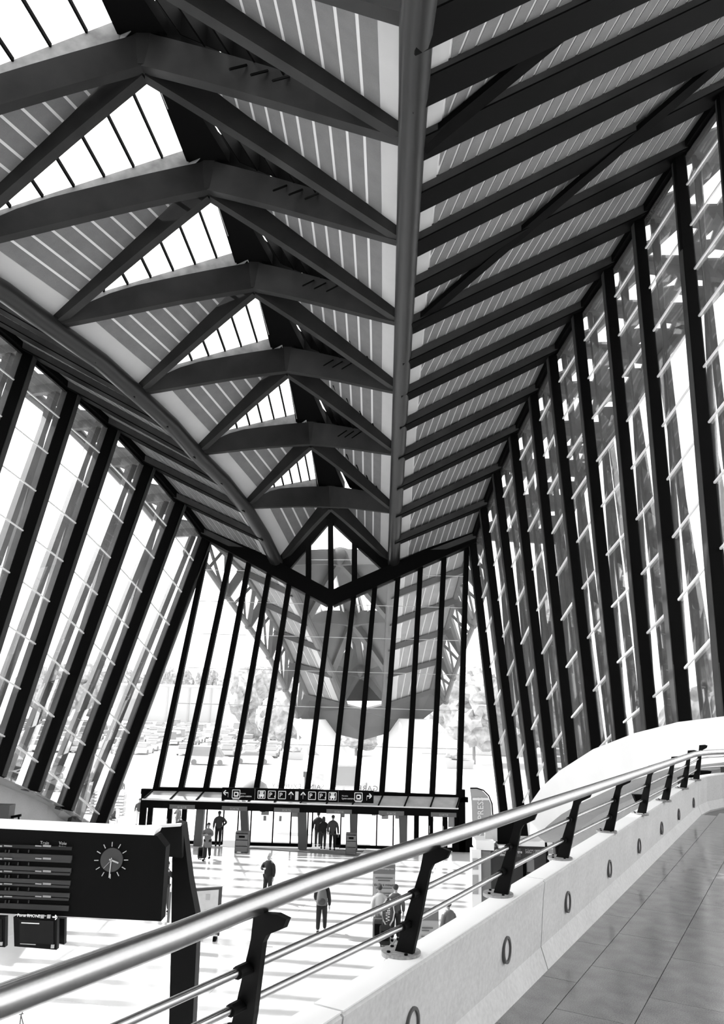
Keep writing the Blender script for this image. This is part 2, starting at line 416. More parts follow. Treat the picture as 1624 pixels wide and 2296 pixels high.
# ------------------------------------------------------------------ glazed side walls
def side_wall(name, E, feet, sgn, ground_z, gmat, label, nbay, base_fn):
    """feet: pixel (on the mullion line); sgn: outward x direction"""
    F = []
    for j in range(nbay+1):
        if j in feet:
            p = onlean(*feet[j], Yj(j), E[j].z); d = p-E[j]; d = d/(-d.z)
        else:
            d = (F[-1]-E[j-1]); d = d/(-d.z); d = d + V((0.0, 0, 0))
        F.append(E[j] + d*(E[j].z-ground_z(j)))
    hd = MB()
    for j in range(nbay): hd.beam(E[j]+V((0, 0, -.45)), E[j+1]+V((0, 0, -.45)), .16, .2)
    root = tag(hd.build(name, BLACK), label, kind='structure')
    for j in range(nbay+1):
        m = MB(); d = (F[j]-E[j]); ax = V((0, 1, 0))
        inn = V((-sgn, 0, 0))
        dp, wy = (.52, .32) if sgn < 0 else (.42, .26)
        off = inn*(dp/2-.03)
        m.beam(E[j]+off+V((0, 0, -.1)), F[j]+off, dp, wy, up=(0, 1, 0)); mu = m.build('mullion', BLACK, root)
        o2 = inn*(dp-.01); m = MB(); m.beam(E[j]+o2+V((0, 0, -.5)), F[j]+o2, .04, wy*1.3, up=(0, 1, 0)); m.build('lit_inner_flange', RIBG, mu)  # plate paler than the mullion: hall light on its inner face, as colour
        m = MB(); m.beam(E[j]-inn*.22+V((0, .05, -.2)), F[j]-inn*.22+V((0, .05, 0)), .30, .40, up=(0, 1, 0)); m.build('outer_fin', GREYF, mu) if sgn < 0 else None
    for j in range(nbay):
        a0, a1, b0, b1 = E[j], F[j], E[j+1], F[j+1]
        La, Lb = (a1-a0).length, (b1-b0).length; ua = (a1-a0).normalized(); ub = (b1-b0).normalized()
        cuts = [.5]; s = 2.2
        while s < max(La, Lb) and j < 11: cuts.append(s); s += 2.2
        cuts.append(max(La, Lb))
        for i in range(len(cuts)-1):
            c0, c1 = cuts[i], cuts[i+1]
            P = [a0+ua*min(c0, La), a0+ua*min(c1, La), b0+ub*min(c1, Lb), b0+ub*min(c0, Lb)]
            if (P[0]-P[1]).length < .05 and (P[2]-P[3]).length < .05: continue
            quad('pane', P, gmat, root)
            if i and i < len(cuts)-1 and c0 < min(La, Lb):
                m = MB(); m.beam(P[0]+V((-sgn*.05, 0, 0)), P[3]+V((-sgn*.05, 0, 0)), .06, .06); m.build('glazing_bar', BARM, root)
    return root, F
feetL = {0: (217, 1848), 1: (144, 1806), 2: (67, 1768), 3: (0, 1692), 4: (-107, 1700), 5: (-245, 1700)}
gzL = lambda j: [0.6, 2.1, 3.3, 4.2, 4.9][j] if j < 5 else 5.4
wall_l, FL = side_wall('wall_left', EL, feetL, -1, gzL, GL_L, 'tall leaning left wall of glass and black mullions', 22, None)
feetR = {0: (1137, 1819), 1: (1173, 1795), 2: (1209, 1768), 3: (1246, 1735), 4: (1293, 1706), 5: (1344, 1660), 6: (1402, 1649),
         7: (1472, 1626), 8: (1546, 1607), 9: (1655, 1650), 10: (1760, 1600)}
wall_r, FR = side_wall('wall_right', ER, feetR, 1, lambda j: 0.0, GL_R, 'tall leaning right wall of glass and black mullions', 22, None)
# ------------------------------------------------------------------ front gable of glass
CEN = gab(742, 1345)
gm = MB(); gm.beam(ER[0]+V((.2, 0, 0)), CEN, .6, .95, up=(0, .2, 1)); gm.beam(EL[0], CEN, .6, .95, up=(0, .2, 1))
gable = tag(gm.build('wall_front', BLACK), 'front gable of tall leaning glass bays under a black folded beam', kind='structure')
am = MB(); AP = gab(740, 1150)
am.beam(gab(625, 1280), AP+V((0, 0, .1)), .5, 1.0, up=(0, .2, 1)); am.beam(AP+V((0, 0, .1)), gab(884, 1280), .5, 1.0, up=(0, .2, 1)); am.build('gable_arch', BLACK, gable)
gt = [(470, 1212), (520, 1240), (560, 1262), (605, 1286), (650, 1310), (692, 1333), (743, 1352), (795, 1332), (842, 1310), (894, 1287), (944, 1265), (997, 1240), (1047, 1222)]
gb = [(350, 1768), (406, 1768), (462, 1768), (519, 1769), (575, 1770), (630, 1771), (689, 1773), (745, 1775), (799, 1777), (856, 1779), (914, 1781), (969, 1783), (1029, 1786)]
GT = [gab(*p) for p in gt]; GB = [gab(*p) for p in gb]
for i in range(13):
    m = MB(); m.beam(GT[i]+V((0, 0, .3)), GB[i]+V((0, 0, -.1)), .30, .42, up=(0, 1, 0))
    m.build('mullion', BLACK, gable)
zs = [15.6, 13.55, 11.5, 9.45, 7.4, 5.3]
def ptz(i, z):
    t = (z-GT[i].z)/(GB[i].z-GT[i].z); return lerp(GT[i], GB[i], t)
for i in range(12):
    ztop = [GT[i].z, GT[i+1].z]
    zl = [z for z in zs if z < min(ztop)-.3]
    prev = (GT[i], GT[i+1])
    for z in zl+[None]:
        cur = (GB[i], GB[i+1]) if z is None else (ptz(i, z), ptz(i+1, z))
        quad('pane', [prev[0], prev[1], cur[1], cur[0]], GL_G, gable)
        if z is not None:
            m = MB(); m.beam(cur[0], cur[1], .04, .035); m.build('glazing_joint', BARM, gable)
        prev = cur
# diamond above the beam
dm = [((692, 1335), (692, 1225)), ((743, 1350), (741, 1160)), ((795, 1335), (795, 1225))]
DM = [(gab(*a), gab(*b)) for a, b in dm]
for a, b in DM:
    m = MB(); m.beam(a, b+V((0, 0, .2)), .34, .42, up=(0, 1, 0)); m.build('mullion', BLACK, gable)
l0, r0 = gab(640, 1282), gab(862, 1282)
quad('pane', [l0, DM[0][0], DM[0][1]], GL_G, gable); quad('pane', [DM[0][0], DM[1][0], DM[1][1], DM[0][1]], GL_G, gable)
quad('pane', [DM[1][0], DM[2][0], DM[2][1], DM[1][1]], GL_G, gable); quad('pane', [DM[2][0], r0, DM[2][1]], GL_G, gable)
m = MB(); m.beam(gab(690, 1255), gab(800, 1255), .05, .05); m.build('glazing_joint', BARM, gable)
# corner panes between gable and side walls
for (e, f, t, b) in ((EL[0], FL[0], GT[0], GB[0]), (ER[0], FR[0], GT[12], GB[12])):
    quad('pane', [t, e, lerp(e, f, .5), lerp(t, b, .5)], GL_D, gable)
    quad('pane', [lerp(t, b, .5), lerp(e, f, .5), lerp(e, f, .93), b], GL_D, gable)
m = MB(); m.beam(GB[0]+V((-.15, 0, 0)), GB[6], .3, .16); m.beam(GB[6], GB[12]+V((.15, 0, 0)), .3, .16); m.build('transom', BLACK, gable)

# ------------------------------------------------------------------ outer wings and struts beyond the side walls
def wing(E, F, sgn, width, nb, label, dz=-.2):
    root = None
    O = [E[j]+V((sgn*width*(1.0 if j < 3 else 1.0), 0, dz-.05*j)) for j in range(nb+1)]
    eb = MB(); eb.tube([o for o in O], .28, 8)
    root = tag(eb.build('roof_wing', EXT), label, 'roof')
    for j in range(nb+1):
        m = MB(); m.beam(E[j]+V((0, 0, .1)), O[j], .42, .75, w1=.35, h1=.5); m.build('outrigger', EXT, root)
    for j in range(nb):
        P = lambda u, v: lerp(lerp(E[j], O[j], u), lerp(E[j+1], O[j+1], u), v) + V((0, 0, .1))
        bm = bmesh.new()
        def loop(pts):
            vv = [bm.verts.new(p) for p in pts]
            return [bm.edges.new((vv[i], vv[(i+1) % len(vv)])) for i in range(len(vv))]
        uv2 = [[(0, 0), (1, 0), (1, 1), (0, 1)],
               [(.09, .25), (.21, .45), (.15, .82), (.08, .7)],
               [(.27, .15), (.52, .22), (.50, .86), (.36, .80)],
               [(.58, .55), (.66, .60), (.62, .84)],
               [(.72, .22), (.84, .26), (.84, .46), (.74, .46)], [(.76, .62), (.90, .66), (.88, .84), (.78, .80)]]
        if width < 3: uv2 = [uv2[0], [(.12, .2), (.45, .3), (.4, .8), (.2, .75)], [(.55, .25), (.9, .3), (.86, .5), (.6, .5)], [(.58, .62), (.88, .6), (.84, .85)]]
        es = []
        for lp in uv2: es += loop([P(u, v) for u, v in lp])
        bmesh.ops.triangle_fill(bm, use_beauty=True, edges=es)
        ret = bmesh.ops.extrude_face_region(bm, geom=list(bm.faces))
        for g in ret['geom']:
            if isinstance(g, bmesh.types.BMVert): g.co += V((0, 0, .12))
        bmesh.ops.recalc_face_normals(bm, faces=bm.faces)
        me = bpy.data.meshes.new('wing_plate'); bm.to_mesh(me); bm.free(); me.materials.append(EXT)
        o = bpy.data.objects.new('wing_plate', me); COL.objects.link(o); attach(o, root)
    return root, O
wing_r, OR_ = wing(ER, FR, 1, 5.3, 10, 'perforated dark steel roof wing outside the right glass wall')
wing_l, OL_ = wing(EL, FL, -1, 2.4, 8, 'perforated dark steel roof wing outside the left glass wall')
def struts(E, F, O, sgn, nb, out_top, out_bot, w, root, outer):
    for j in range(nb):
        d = F[j]-E[j]; d = d/(-d.z)
        foot = F[j] + d*(F[j].z-.2) + V((sgn*out_bot, .1, 0))
        top_a = E[j] + V((sgn*out_top, .1, -.3)); top_b = E[j+1] + V((sgn*(out_top+.3), .3, -.4))
        m = MB(); m.beam(foot, top_a, w*1.15, .35, up=(0, 0, 1), w1=w*.7); st = m.build('raking_strut', GREYF, root)
        m = MB(); m.beam(foot+V((0, -.25, 0)), top_b, w, .35, w1=w*.6); m.build('outer_leg', GREYF, st)
        m = MB(); m.box(foot+V((0, 0, -.15)), .8, .6, .3); m.build('foot_block', CONCD, st)
        if outer:
            ft = F[j]+V((sgn*3.6, -2.2, 0)); ft.z = 0.1
            m = MB(); m.beam(ft, O[j]+V((0, 0, -.2)), .34, .3, w1=.26); m.build('wing_prop', GREYF, st)
struts(EL, FL, OL_, -1, 7, .8, 1.2, .42, wing_l, False)
struts(ER, FR, OR_, 1, 10, .45, .55, .24, wing_r, True)

# ------------------------------------------------------------------ roof running on outside the gable to its tip
def Yk(k): return 49.4 + 3.3*k
kT = [(881, 1268), (877, 1335), (874, 1395), (871, 1452), (868, 1512), (864, 1580)]
kTL = [(625, 1268), (658, 1330), (690, 1395), (718, 1452), (745, 1512), (772, 1580)]
kER = [(1062, 1205), (1040, 1275), (1020, 1345), (1001, 1413), (985, 1480), (968, 1548)]
kOR = [(1100, 1265), (1085, 1330), (1062, 1402), (1036, 1465), (1016, 1520), (1000, 1572)]
kEL = [(462, 1196), (545, 1280), (590, 1350), (625, 1416), (658, 1488), (690, 1560)]
kOL = [(448, 1248), (508, 1335), (557, 1403), (604, 1472), (640, 1545), (668, 1604)]
PX = lambda L, dy=0: [at(x, y, Yk(k)+dy) for k, (x, y) in enumerate(L)]
xT, xTL, xER, xEL, xOR, xOL = PX(kT), PX(kTL), PX(kER), PX(kEL), PX(kOR), PX(kOL)
can = MB(); can.tube(xT, .32, 10); canopy = can.build('entrance_roof', EXT)
tag(canopy, 'steel roof running down to its tip outside the front gable', 'roof')
m = MB(); m.tube(xTL, .32, 10); m.build('valley_tube', EXT, canopy)
EPL = mat('exterior_plank', 0.22, 0.9, noise=0.1, scale=2)
slope('roof_backing', xT, xER, 0, 5, .75, plank=.62, edge=.9, matp=EPL, matr=EXT, parent=canopy)
slope('roof_backing', xTL, xEL, 0, 5, .75, plank=.62, edge=.9, matp=EPL, matr=EXT, parent=canopy)
for E_, O_ in ((xER, xOR), (xEL, xOL)):
    m = MB(); m.tube(E_, .22, 8); m.build('eave_beam', EXT, canopy)
    m = MB(); m.tube(O_, .2, 8); m.build('edge_tube', EXT, canopy)
    for k in range(6):
        m = MB(); m.beam(E_[k], O_[k], .35, .55); m.ball(O_[k], .3, .3, .3, 8, 5); m.build('outrigger', EXT, canopy)
        if k < 5:
            m = MB(); m.beam(E_[k], lerp(O_[k], O_[k+1], .85), .14, .2); m.build('lattice_bar', EXT, canopy)
            m = MB(); m.beam(lerp(E_[k], E_[k+1], .55), O_[k+1], .3, .35); m.build('lattice_bar', EXT, canopy)
            m = MB(); m.beam(lerp(E_[k], E_[k+1], .45), lerp(O_[k], O_[k+1], .3), .14, .2); m.build('lattice_bar', EXT, canopy)
xH = {1: at(762, 1268, Yk(1)), 3: at(790, 1405, Yk(3)), 5: at(808, 1520, Yk(5))}
for k in (1, 3, 5):
    h = xH[k]; hb = MB(); hb.ball(h+V((0, 0, .6)), .9, .9, .7, 10, 6); fr = hb.build('arch_hub', EXT, canopy, True)
    for T in (xT, xTL):
        arm(h, T[k-1], fr, EXT, d0=1.1, w=.5); arm(h, T[min(k+1, 5)], fr, EXT, d0=1.1, w=.5)
        a, b, c = T[k-1]+V((0, 0, .4)), T[min(k+1, 5)]+V((0, 0, .4)), h+V((0, 0, .9))
        m = MB(); m.prism([a, b, c], (0, 0, .08)); m.build('vault_plate', EXT, canopy)
for k in (1, 3):
    m = MB(); m.beam(xH[k]+V((0, 0, 1)), xH[k+2]+V((0, 0, 1)), 1.0, .5, w1=1.8); m.build('ridge_beam', EXT, canopy)
    for T in (xT, xTL):
        m = MB()
        for t in (.3, .55, .8): m.beam(lerp(T[k+1], xH[k], t)+V((0, 0, .9)), lerp(T[k+1], xH[k+2], t)+V((0, 0, .9)), .12, .2)
        m.build('glazing_bars', BARM, canopy)
for T in (xT, xTL):
    m = MB(); m.prism([T[4]+V((0, 0, .5)), lerp(xH[3], xH[5], .45)+V((0, 0, 1)), xH[5]+V((0, 0, .9)), T[5]+V((0, 0, .4))], (0, 0, .06)); m.build('vault_plate', EXT, canopy)
m = MB(); m.prism([xTL[5]+V((0, 0, .3)), xH[5]+V((0, 0, .8)), xT[5]+V((0, 0, .3))], (0, 0, .06)); m.build('vault_plate', EXT, canopy)
tip = MB(); tp = [xEL[5], xTL[5], at(815, 1592, Yk(5)), xT[5], xER[5], xOR[5], at(930, 1628, Yk(5)+1.5), at(812, 1660, Yk(5)+2), at(700, 1632, Yk(5)+1.5), xOL[5]]
tip.prism(tp, (0, .6, .15)); tip.build('tip_plate', EXT, canopy)
# concrete fork that carries the tip
fork = MB()
def blob(px, w, y): 
    c = at(px[0], px[1], y); return [c+V((w*math.cos(a), .7*w*math.sin(a), .55*w*math.sin(a)*0)) for a in [2*math.pi*k/10 for k in range(10)]]
def tower(path):
    rings = []
    for (px, py, y, w) in path:
        c = at(px, py, y); rings.append([c+V((w*math.cos(a), .8*w*math.sin(a), 0)) for a in [2*math.pi*k/12 for k in range(12)]])
    return rings
fork.loft(tower([(690, 1612, 66, 1.5), (715, 1650, 66.5, 1.6), (760, 1705, 67.5, 1.2), (800, 1758, 68.5, .9), (818, 1790, 69, 1.0)]))
fork.loft(tower([(935, 1612, 66, 1.5), (915, 1660, 66.5, 2.0), (880, 1710, 67.5, 1.7), (858, 1758, 68.5, 1.4), (850, 1790, 69, 1.6)]))
fk = tag(fork.build('concrete_fork', SHELL, None, True), 'white concrete fork carrying the tip of the outside roof', 'support')

# ------------------------------------------------------------------ concrete base of the left wall
rp = [onlean(225, 1856, 48.4, 0.5), onlean(144, 1808, 46.1-.2, EL[1].z), onlean(67, 1770, 43.6-.2, EL[2].z), onlean(0, 1741, 41.1-.2, EL[3].z), onlean(-130, 1688, 38.6, EL[4].z), onlean(-330, 1640, 33, 26)]
ip = [(222, 1858, 47.6), (118, 1848, 44.8), (62, 1808, 42.3), (0, 1778, 39.8), (-130, 1730, 37), (-330, 1690, 31.5)]
ip = [at(*q) for q in ip]
ba = MB(); n = len(rp)
ba.loft([[rp[i]+V((-.9, .2, 0)), rp[i], ip[i], V((ip[i].x+.5, ip[i].y-.6, 0)), V((rp[i].x-.9, rp[i].y, -.3))] for i in range(n)])
tag(ba.build('trim_1', CONCD), 'sloping grey concrete base under the left glass wall', kind='structure')
t = thing('terminal_cabinet', 'small dark cabinet with a bracket beside the concrete wall base', 'cabinet', onz(5, 1850, 0.0))
c = at(-2, 1824, 36); m = MB(); m.box(c, 1.1, .6, .75); m.box((c.x, c.y, (c.z-.37)/2), .5, .4, c.z-.37); m.build('cabinet_body', DGREY, t)
m = MB(); p = at(26, 1832, 36); q = at(47, 1828, 36); m.beam(p, q, .12, .1); m.beam(q+V((-.1, 0, 0)), at(42, 1848, 36), .06, .06); m.build('bracket', BLACK, t)

# ------------------------------------------------------------------ entrance front under the gable
YD = 44.9
def door_pt(px, z): 
    p = at(px, 1860, YD); return V((p.x, YD, z))
ZT = 2.55
ent = MB(); ent.box((lerp(door_pt(330, 0), door_pt(1030, 0), .5).x, YD, 2.68), 18.0, .3, .26)
entr = tag(ent.build('wall_front', BLACK), 'black header beam over the entrance doors', kind='structure')
# glass canopy bays and gutter
xs = [345, 408, 465, 522, 585, 645, 705, 768, 830, 905, 965, 1024]
fr_ = [327, 380, 438, 495, 555, 618, 678, 738, 795, 847, 905, 966, 1022]
can2 = thing('entrance_canopy', 'low glass canopy with a black gutter over the entrance doors', 'canopy', (0, YD-.6, 3.0))
A = [lerp(gab(345, 1772), gab(1030, 1787), i/12)+V((0, -.2, 0)) for i in range(13)]
B = [lerp(at(323, 1791, 43.5), at(1024, 1812, 43.5), i/12) for i in range(13)]
CG = mat('canopy_glass_grey', 0.55, 0.25, noise=0.15, scale=1.5)
for i in range(12):
    quad('canopy_pane', [A[i], A[i+1], B[i+1], B[i]], CG, can2, .02)
for i in range(13):
    m = MB(); m.beam(A[i], B[i], .07, .1); m.build('canopy_rib', BLACK, can2)
m = MB(); m.beam(B[0]+V((-.1, 0, -.02)), B[12]+V((.1, 0, -.02)), .12, .06); m.build('gutter_lip', BARM, can2)
m = MB(); m.beam(B[0]+V((-.15, .2, -.26)), B[12]+V((.1, .2, -.26)), .5, .36); m.build('gutter', BLACK, can2)
for i in (1, 3, 5, 7, 9, 11):
    c = lerp(B[i], B[i+1], .5)+V((0, -.08, -.34)); m = MB(); m.box(c, 1.35, .04, .22); pl_ = m.build('exit_plate', DGREY, can2)
    text('SORTIE', c+V((0, -.03, -.06)), (1, 0, 0), (0, 0, 1), .15, GREY, pl_, align='CENTER')
# sign board
S0, S1 = at(498, 1779, 43.3), at(838, 1787, 43.3)
sb = thing('direction_sign', 'long black direction sign with white pictograms above the doors', 'sign', (S0+S1)/2)
sd = (S1-S0).normalized(); Ls = (S1-S0).length; su = V((-sd.z, 0, sd.x))
m = MB(); m.beam(S0, S1, .12, .62); m.build('sign_panel', BLACK, sb)
for u_ in (.1, .5, .9):
    m = MB(); q_ = lerp(S0, S1, u_); m.box(q_+V((0, .22, -.1)), .1, .5, .1); m.build('bracket', BLACK, sb)
SP = lambda u, v: S0+sd*u+su*v+V((0, -.075, 0))
def px_u(px): return (px-498)/340*Ls
def strip(pts, w, parent, name='pictogram', m_=WHITE):
    b = MB()
    for a, c in zip(pts[:-1], pts[1:]): b.beam(a, c, .01, w, up=su)
    return b.build(name, m_, parent)
def frame_box(u, s, parent):
    b = MB()
    for (a, c) in (((-s, -s), (s, -s)), ((s, -s), (s, s)), ((s, s), (-s, s)), ((-s, s), (-s, -s))):
        b.beam(SP(u+a[0], a[1]), SP(u+c[0], c[1]), .01, .03)
    return b.build('pictogram_frame', WHITE, parent)
for u, tx in ((px_u(610), 'P'), (px_u(633), 'P'), (px_u(700), 'P'), (px_u(723), 'P')):
    frame_box(u, .19, sb); text(tx, SP(u-.06, -.11), sd, su, .32, WHITE, sb, align='CENTER')
for u, tx in ((px_u(614), '6'), (px_u(727), '6')): text(tx, SP(u+.03, -.13), sd, su, .14, WHITE, sb)
for u in (px_u(587), px_u(746)):
    frame_box(u, .19, sb); b = MB()
    b.beam(SP(u-.13, -.04), SP(u+.13, -.04), .01, .12); b.beam(SP(u-.09, .06), SP(u+.09, .06), .01, .05); b.beam(SP(u-.11, .13), SP(u+.11, .13), .01, .05)
    b.beam(SP(u-.1, -.13), SP(u-.04, -.13), .01, .06); b.beam(SP(u+.04, -.13), SP(u+.1, -.13), .01, .06); b.build('taxi_pictogram', WHITE, sb)
for u in (px_u(530), px_u(804)):
    frame_box(u, .2, sb); b = MB(); b.beam(SP(u-.1, .08), SP(u+.12, .08), .01, .06); b.beam(SP(u-.1, -.1), SP(u+.12, -.1), .01, .07); b.beam(SP(u-.09, -.1), SP(u-.09, .08), .01, .05)
    b.beam(SP(u+.1, -.08), SP(u+.1, .06), .01, .07); b.beam(SP(u-.17, -.25), SP(u+.17, -.25), .01, .03); b.build('tram_pictogram', WHITE, sb)
for u in (px_u(653), px_u(680)):
    strip([SP(u, -.17), SP(u, .16)], .05, sb, 'arrow'); strip([SP(u-.12, .02), SP(u, .17), SP(u+.12, .02)], .05, sb, 'arrow')
for u, s in ((px_u(508), -1), (px_u(827), 1)):
    strip([SP(u-s*.1, -.17), SP(u-s*.1, .05), SP(u+s*.13, .05)], .05, sb, 'arrow'); strip([SP(u+s*.03, .17), SP(u+s*.15, .05), SP(u+s*.03, -.07)], .05, sb, 'arrow')
for u in (px_u(537), px_u(766)):
    text('Navette', SP(u+.02, .0), sd, su, .10, LGREY, sb); text('Lyon-centre', SP(u+.02, -.14), sd, su, .13, WHITE, sb)
m = MB(); m.beam(SP(px_u(663), -.2), SP(px_u(669), -.2), .01, .02); m.box(SP(px_u(666), -.02), .17, .02, .42); m.build('white_label', LGREY, sb)
for u in (px_u(572), px_u(759)):
    m = MB(); m.beam(SP(u, -.28), SP(u, .28), .01, .012, up=sd); m.build('divider', GREY, sb)
# columns, frames, glass doors
for i, (px, w, lean) in enumerate([(448, .42, .05), (555, .40, -.28), (681, .46, -.14), (795, .38, -.12), (905, .40, -.1)]):
    b_, t_ = door_pt(px, 0), door_pt(px, 2.6); t_.x -= lean*-1; t_.y -= .25; b_.y -= .25
    m = MB(); m.beam(b_, t_, w, .42, up=(0, 1, 0)); o = m.build('trim_%d' % (i+2), DGREY); tag(o, 'dark column between the entrance doors', kind='structure')
for i, px in enumerate((318, 334, 378, 411, 934, 966, 998, 1026)):
    m = MB(); m.box(door_pt(px, 1.3), .26 if px not in (318, 1026) else .34, .2, 2.7); o = m.build('trim_%d' % (i+7), BLACK); tag(o, 'black door post of the entrance front', kind='structure')
spans = [(412, 445, 1), (462, 500, 1), (533, 552, 1), (562, 612, 2), (612, 652, 2), (652, 672, 1), (690, 700, 1), (764, 788, 1), (800, 845, 2), (845, 882, 2), (882, 900, 1), (912, 932, 1),
         (936, 966, 3), (968, 997, 3), (1000, 1024, 3), (336, 377, 3), (380, 410, 3)]
for i, (a, b, kind) in enumerate(spans):
    A0, A1 = door_pt(a, 0.05), door_pt(b, 0.05); A2, A3 = door_pt(b, ZT), door_pt(a, ZT)
    fm = MB(); w = .07 if kind < 3 else .1
    fm.beam(A0+V((0, 0, .06)), A1+V((0, 0, .06)), .1, .16)
    for p, q in ((A0, A3), (A1, A2)): fm.beam(p, q, w, .06, up=(0, 1, 0))
    fm.beam(A3, A2, .08, .08)
    d = tag(fm.build('door_%d' % (i+1), BLACK), 'glass door leaf with a thin black frame in the entrance front', kind='structure')
    quad('pane', [A0, A1, A2, A3], GL_D, d)
    if kind == 3:
        m = MB(); m.beam(door_pt(b-3, .9)+V((0, -.08, 0)), door_pt(b-3, 1.3)+V((0, -.08, 0)), .04, .04); m.build('door_handle', STEEL, d)
    for (px, z, w_, h_) in {3: [(587, 1.95, .28, .36), (593, 1.72, .42, .22), (593, 1.45, .16, .26)], 4: [(628, 1.45, .14, .28)], 5: [(662, 1.75, .4, .38)],
                            9: [(858-20, 1.9, .24, .34)], 10: [(857, 1.9, .24, .34), (863, 1.7, .36, .26)], 11: [(890, 1.75, .2, .3)], 15: [(1012, 1.5, .32, .5)], 7: [(768, 1.75, .2, .3)]}.get(i, []):
        p = door_pt(px, z); m = MB(); m.box(p+V((0, -.05, 0)), w_, .01, h_); m.build('notice', GREY, d)
m = MB(); m.box(door_pt(1045, .45), 1.5, .3, .9); m.box(door_pt(1036, 1.5), .35, .3, 3.4)
tag(m.build('trim_20', BLACK), 'black end post and low panel at the right of the doors', kind='structure')
m = MB(); c = door_pt(470, 2.05)+V((0, -.4, 0)); m.box(c, 1.05, .08, .22); hs = m.build('hanging_sign', BLACK)
tag(hs, 'small black hanging sign over the left door column', 'sign'); text('< 1-2-3', c+V((-.35, -.06, -.06)), (1, 0, 0), (0, 0, 1), .17, GREY, hs)
m = MB(); c = door_pt(905, 2.0)+V((0, -.5, 0)); m.box(c, 1.0, .08, .24); hs = m.build('hanging_sign', BLACK)
tag(hs, 'small black pictogram sign with arrow over the right door column', 'sign')
for k in range(3):
    b = MB(); b.box(c+V((-.35+.22*k, -.05, 0)), .13, .01, .13); b.build('pictogram', WHITE, hs)
b = MB(); b.beam(c+V((.2, -.05, 0)), c+V((.44, -.05, 0)), .01, .04); b.beam(c+V((.34, -.05, .08)), c+V((.44, -.05, 0)), .01, .04); b.beam(c+V((.34, -.05, -.08)), c+V((.44, -.05, 0)), .01, .04)
b.build('arrow', WHITE, hs)
# letters standing on the canopy outside, seen from behind
t = thing('facade_lettering', 'pale letters on the canopy edge seen mirrored from behind through the gable', 'lettering', gab(740, 1775))
p = at(848, 1774, 46.6); text('GARE', p, (1, 0, 0), (0, 0, 1), .42, LGREY, t, mirror=True, space=1.15)
p = at(727, 1770, 46.6); text('SAINT-EXUPERY', p, (1, 0, 0), (0, 0, 1), .38, LGREY, t, mirror=True, space=1.12)
p = at(686, 1740, 46.4); q = at(684, 1772, 46.4)
m = MB(); m.beam(p, q, .12, .12); m.box(p+V((0, 0, .1)), .3, .2, .3); l = m.build('canopy_lamp', LGREY); tag(l, 'small pale lamp on a post behind the gable centre', 'lamp')
m = MB(); c = at(772, 1740, 60); m.box(c, 2.0, .3, 1.6); m.box(c+V((0, 0, -c.z/2)), .2, .2, c.z); bo = m.build('outdoor_board', LGREY)
m = MB(); m.box(c+V((0, -.17, 0)), 1.7, .04, 1.3); m.build('board_face', GREY, bo); tag(bo, 'grey framed board standing outside behind the gable centre', 'board')
m = MB(); c = at(704, 1742, 60); m.box(c, 1.5, .3, .5); m.box(c+V((0, 0, -.8)), 1.2, .3, .4); m.box(c+V((0, 0, -c.z/2)), .2, .2, c.z); bo = m.build('outdoor_board', LGREY); tag(bo, 'low grey double panel sign outside left of the framed board', 'board')
m = MB(); m.ball(at(567, 1768, 50), .95, .6, .55, 12, 6); bo = m.build('canopy_dome', GREY, None, True); tag(bo, 'grey rounded cowl outside above the left doors', 'cowl')

# ------------------------------------------------------------------ walkway, parapet and railing
WZ = EYE-1.6; PZ = EYE-1.1
wo = V((-.01, 3.07, 0)); wu = V((.497, .868, 0)).normalized(); wn_ = V((wu.y, -wu.x, 0))
def W(s, n, z): return wo + wu*s + wn_*n + V((0, 0, z))
s_end = 10.3
arc = []                                        # the parapet bends to the right after its straight run
R_ = 3.6
for k in range(0, 9):
    a = math.radians(10*k); arc.append((s_end + R_*math.sin(a), R_*(1-math.cos(a))))
def wall_ring(s, n, tx, ty, w=.13):
    """cross-section at (s,n) whose tangent is (tx along s, ty along n)"""
    t = (wu*tx + wn_*ty).normalized(); r = V((t.y, -t.x, 0)); p = wo+wu*s+wn_*n
    f = lambda o, z: p + r*o + V((0, 0, z))
    return [f(0, PZ-.012), f(-.018, PZ-.10) if 0 else f(-.012, PZ-.1), f(-.035, WZ+.12), f(0.005, WZ), f(-.30, WZ-.55), f(-w-.06, PZ-.12), f(-w, PZ-.01), f(-w+.015, PZ), f(-.015, PZ)]
joints = [-4.5, -.02, 2.43, s_end]
pb = MB(); pb.loft([[p-V((0, 0, .03)) for p in wall_ring(a_, -.02, 1, 0, .09)] for a_ in (-4.5, s_end-.05)])
par = tag(pb.build('wall_walkway', JOINT), 'low pale concrete parapet along the walkway', kind='structure')
for a, b in zip(joints[:-1], joints[1:]):
    m = MB(); m.loft([wall_ring(a+.006, 0, 1, 0), wall_ring(lerp(a, b, .5), 0, 1, 0), wall_ring(b-.006, 0, 1, 0)]); m.build('concrete_panel', CONC, par)
m = MB(); m.loft([wall_ring(s+.006*(k == 0), n, math.cos(math.radians(10*k)), math.sin(math.radians(10*k))) for k, (s, n) in enumerate(arc)]); m.build('concrete_panel', CONC, par)
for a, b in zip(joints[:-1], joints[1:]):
    m = MB(); m.prism([W(a+.006, -.004, PZ+.001), W(b-.006, -.004, PZ+.001), W(b-.006, -.128, PZ+.001), W(a+.006, -.128, PZ+.001)], (0, 0, .006)); m.build('sunlit_top_strip', WHITE, par)  # whiter strip: sunlight on the parapet top put into its colour
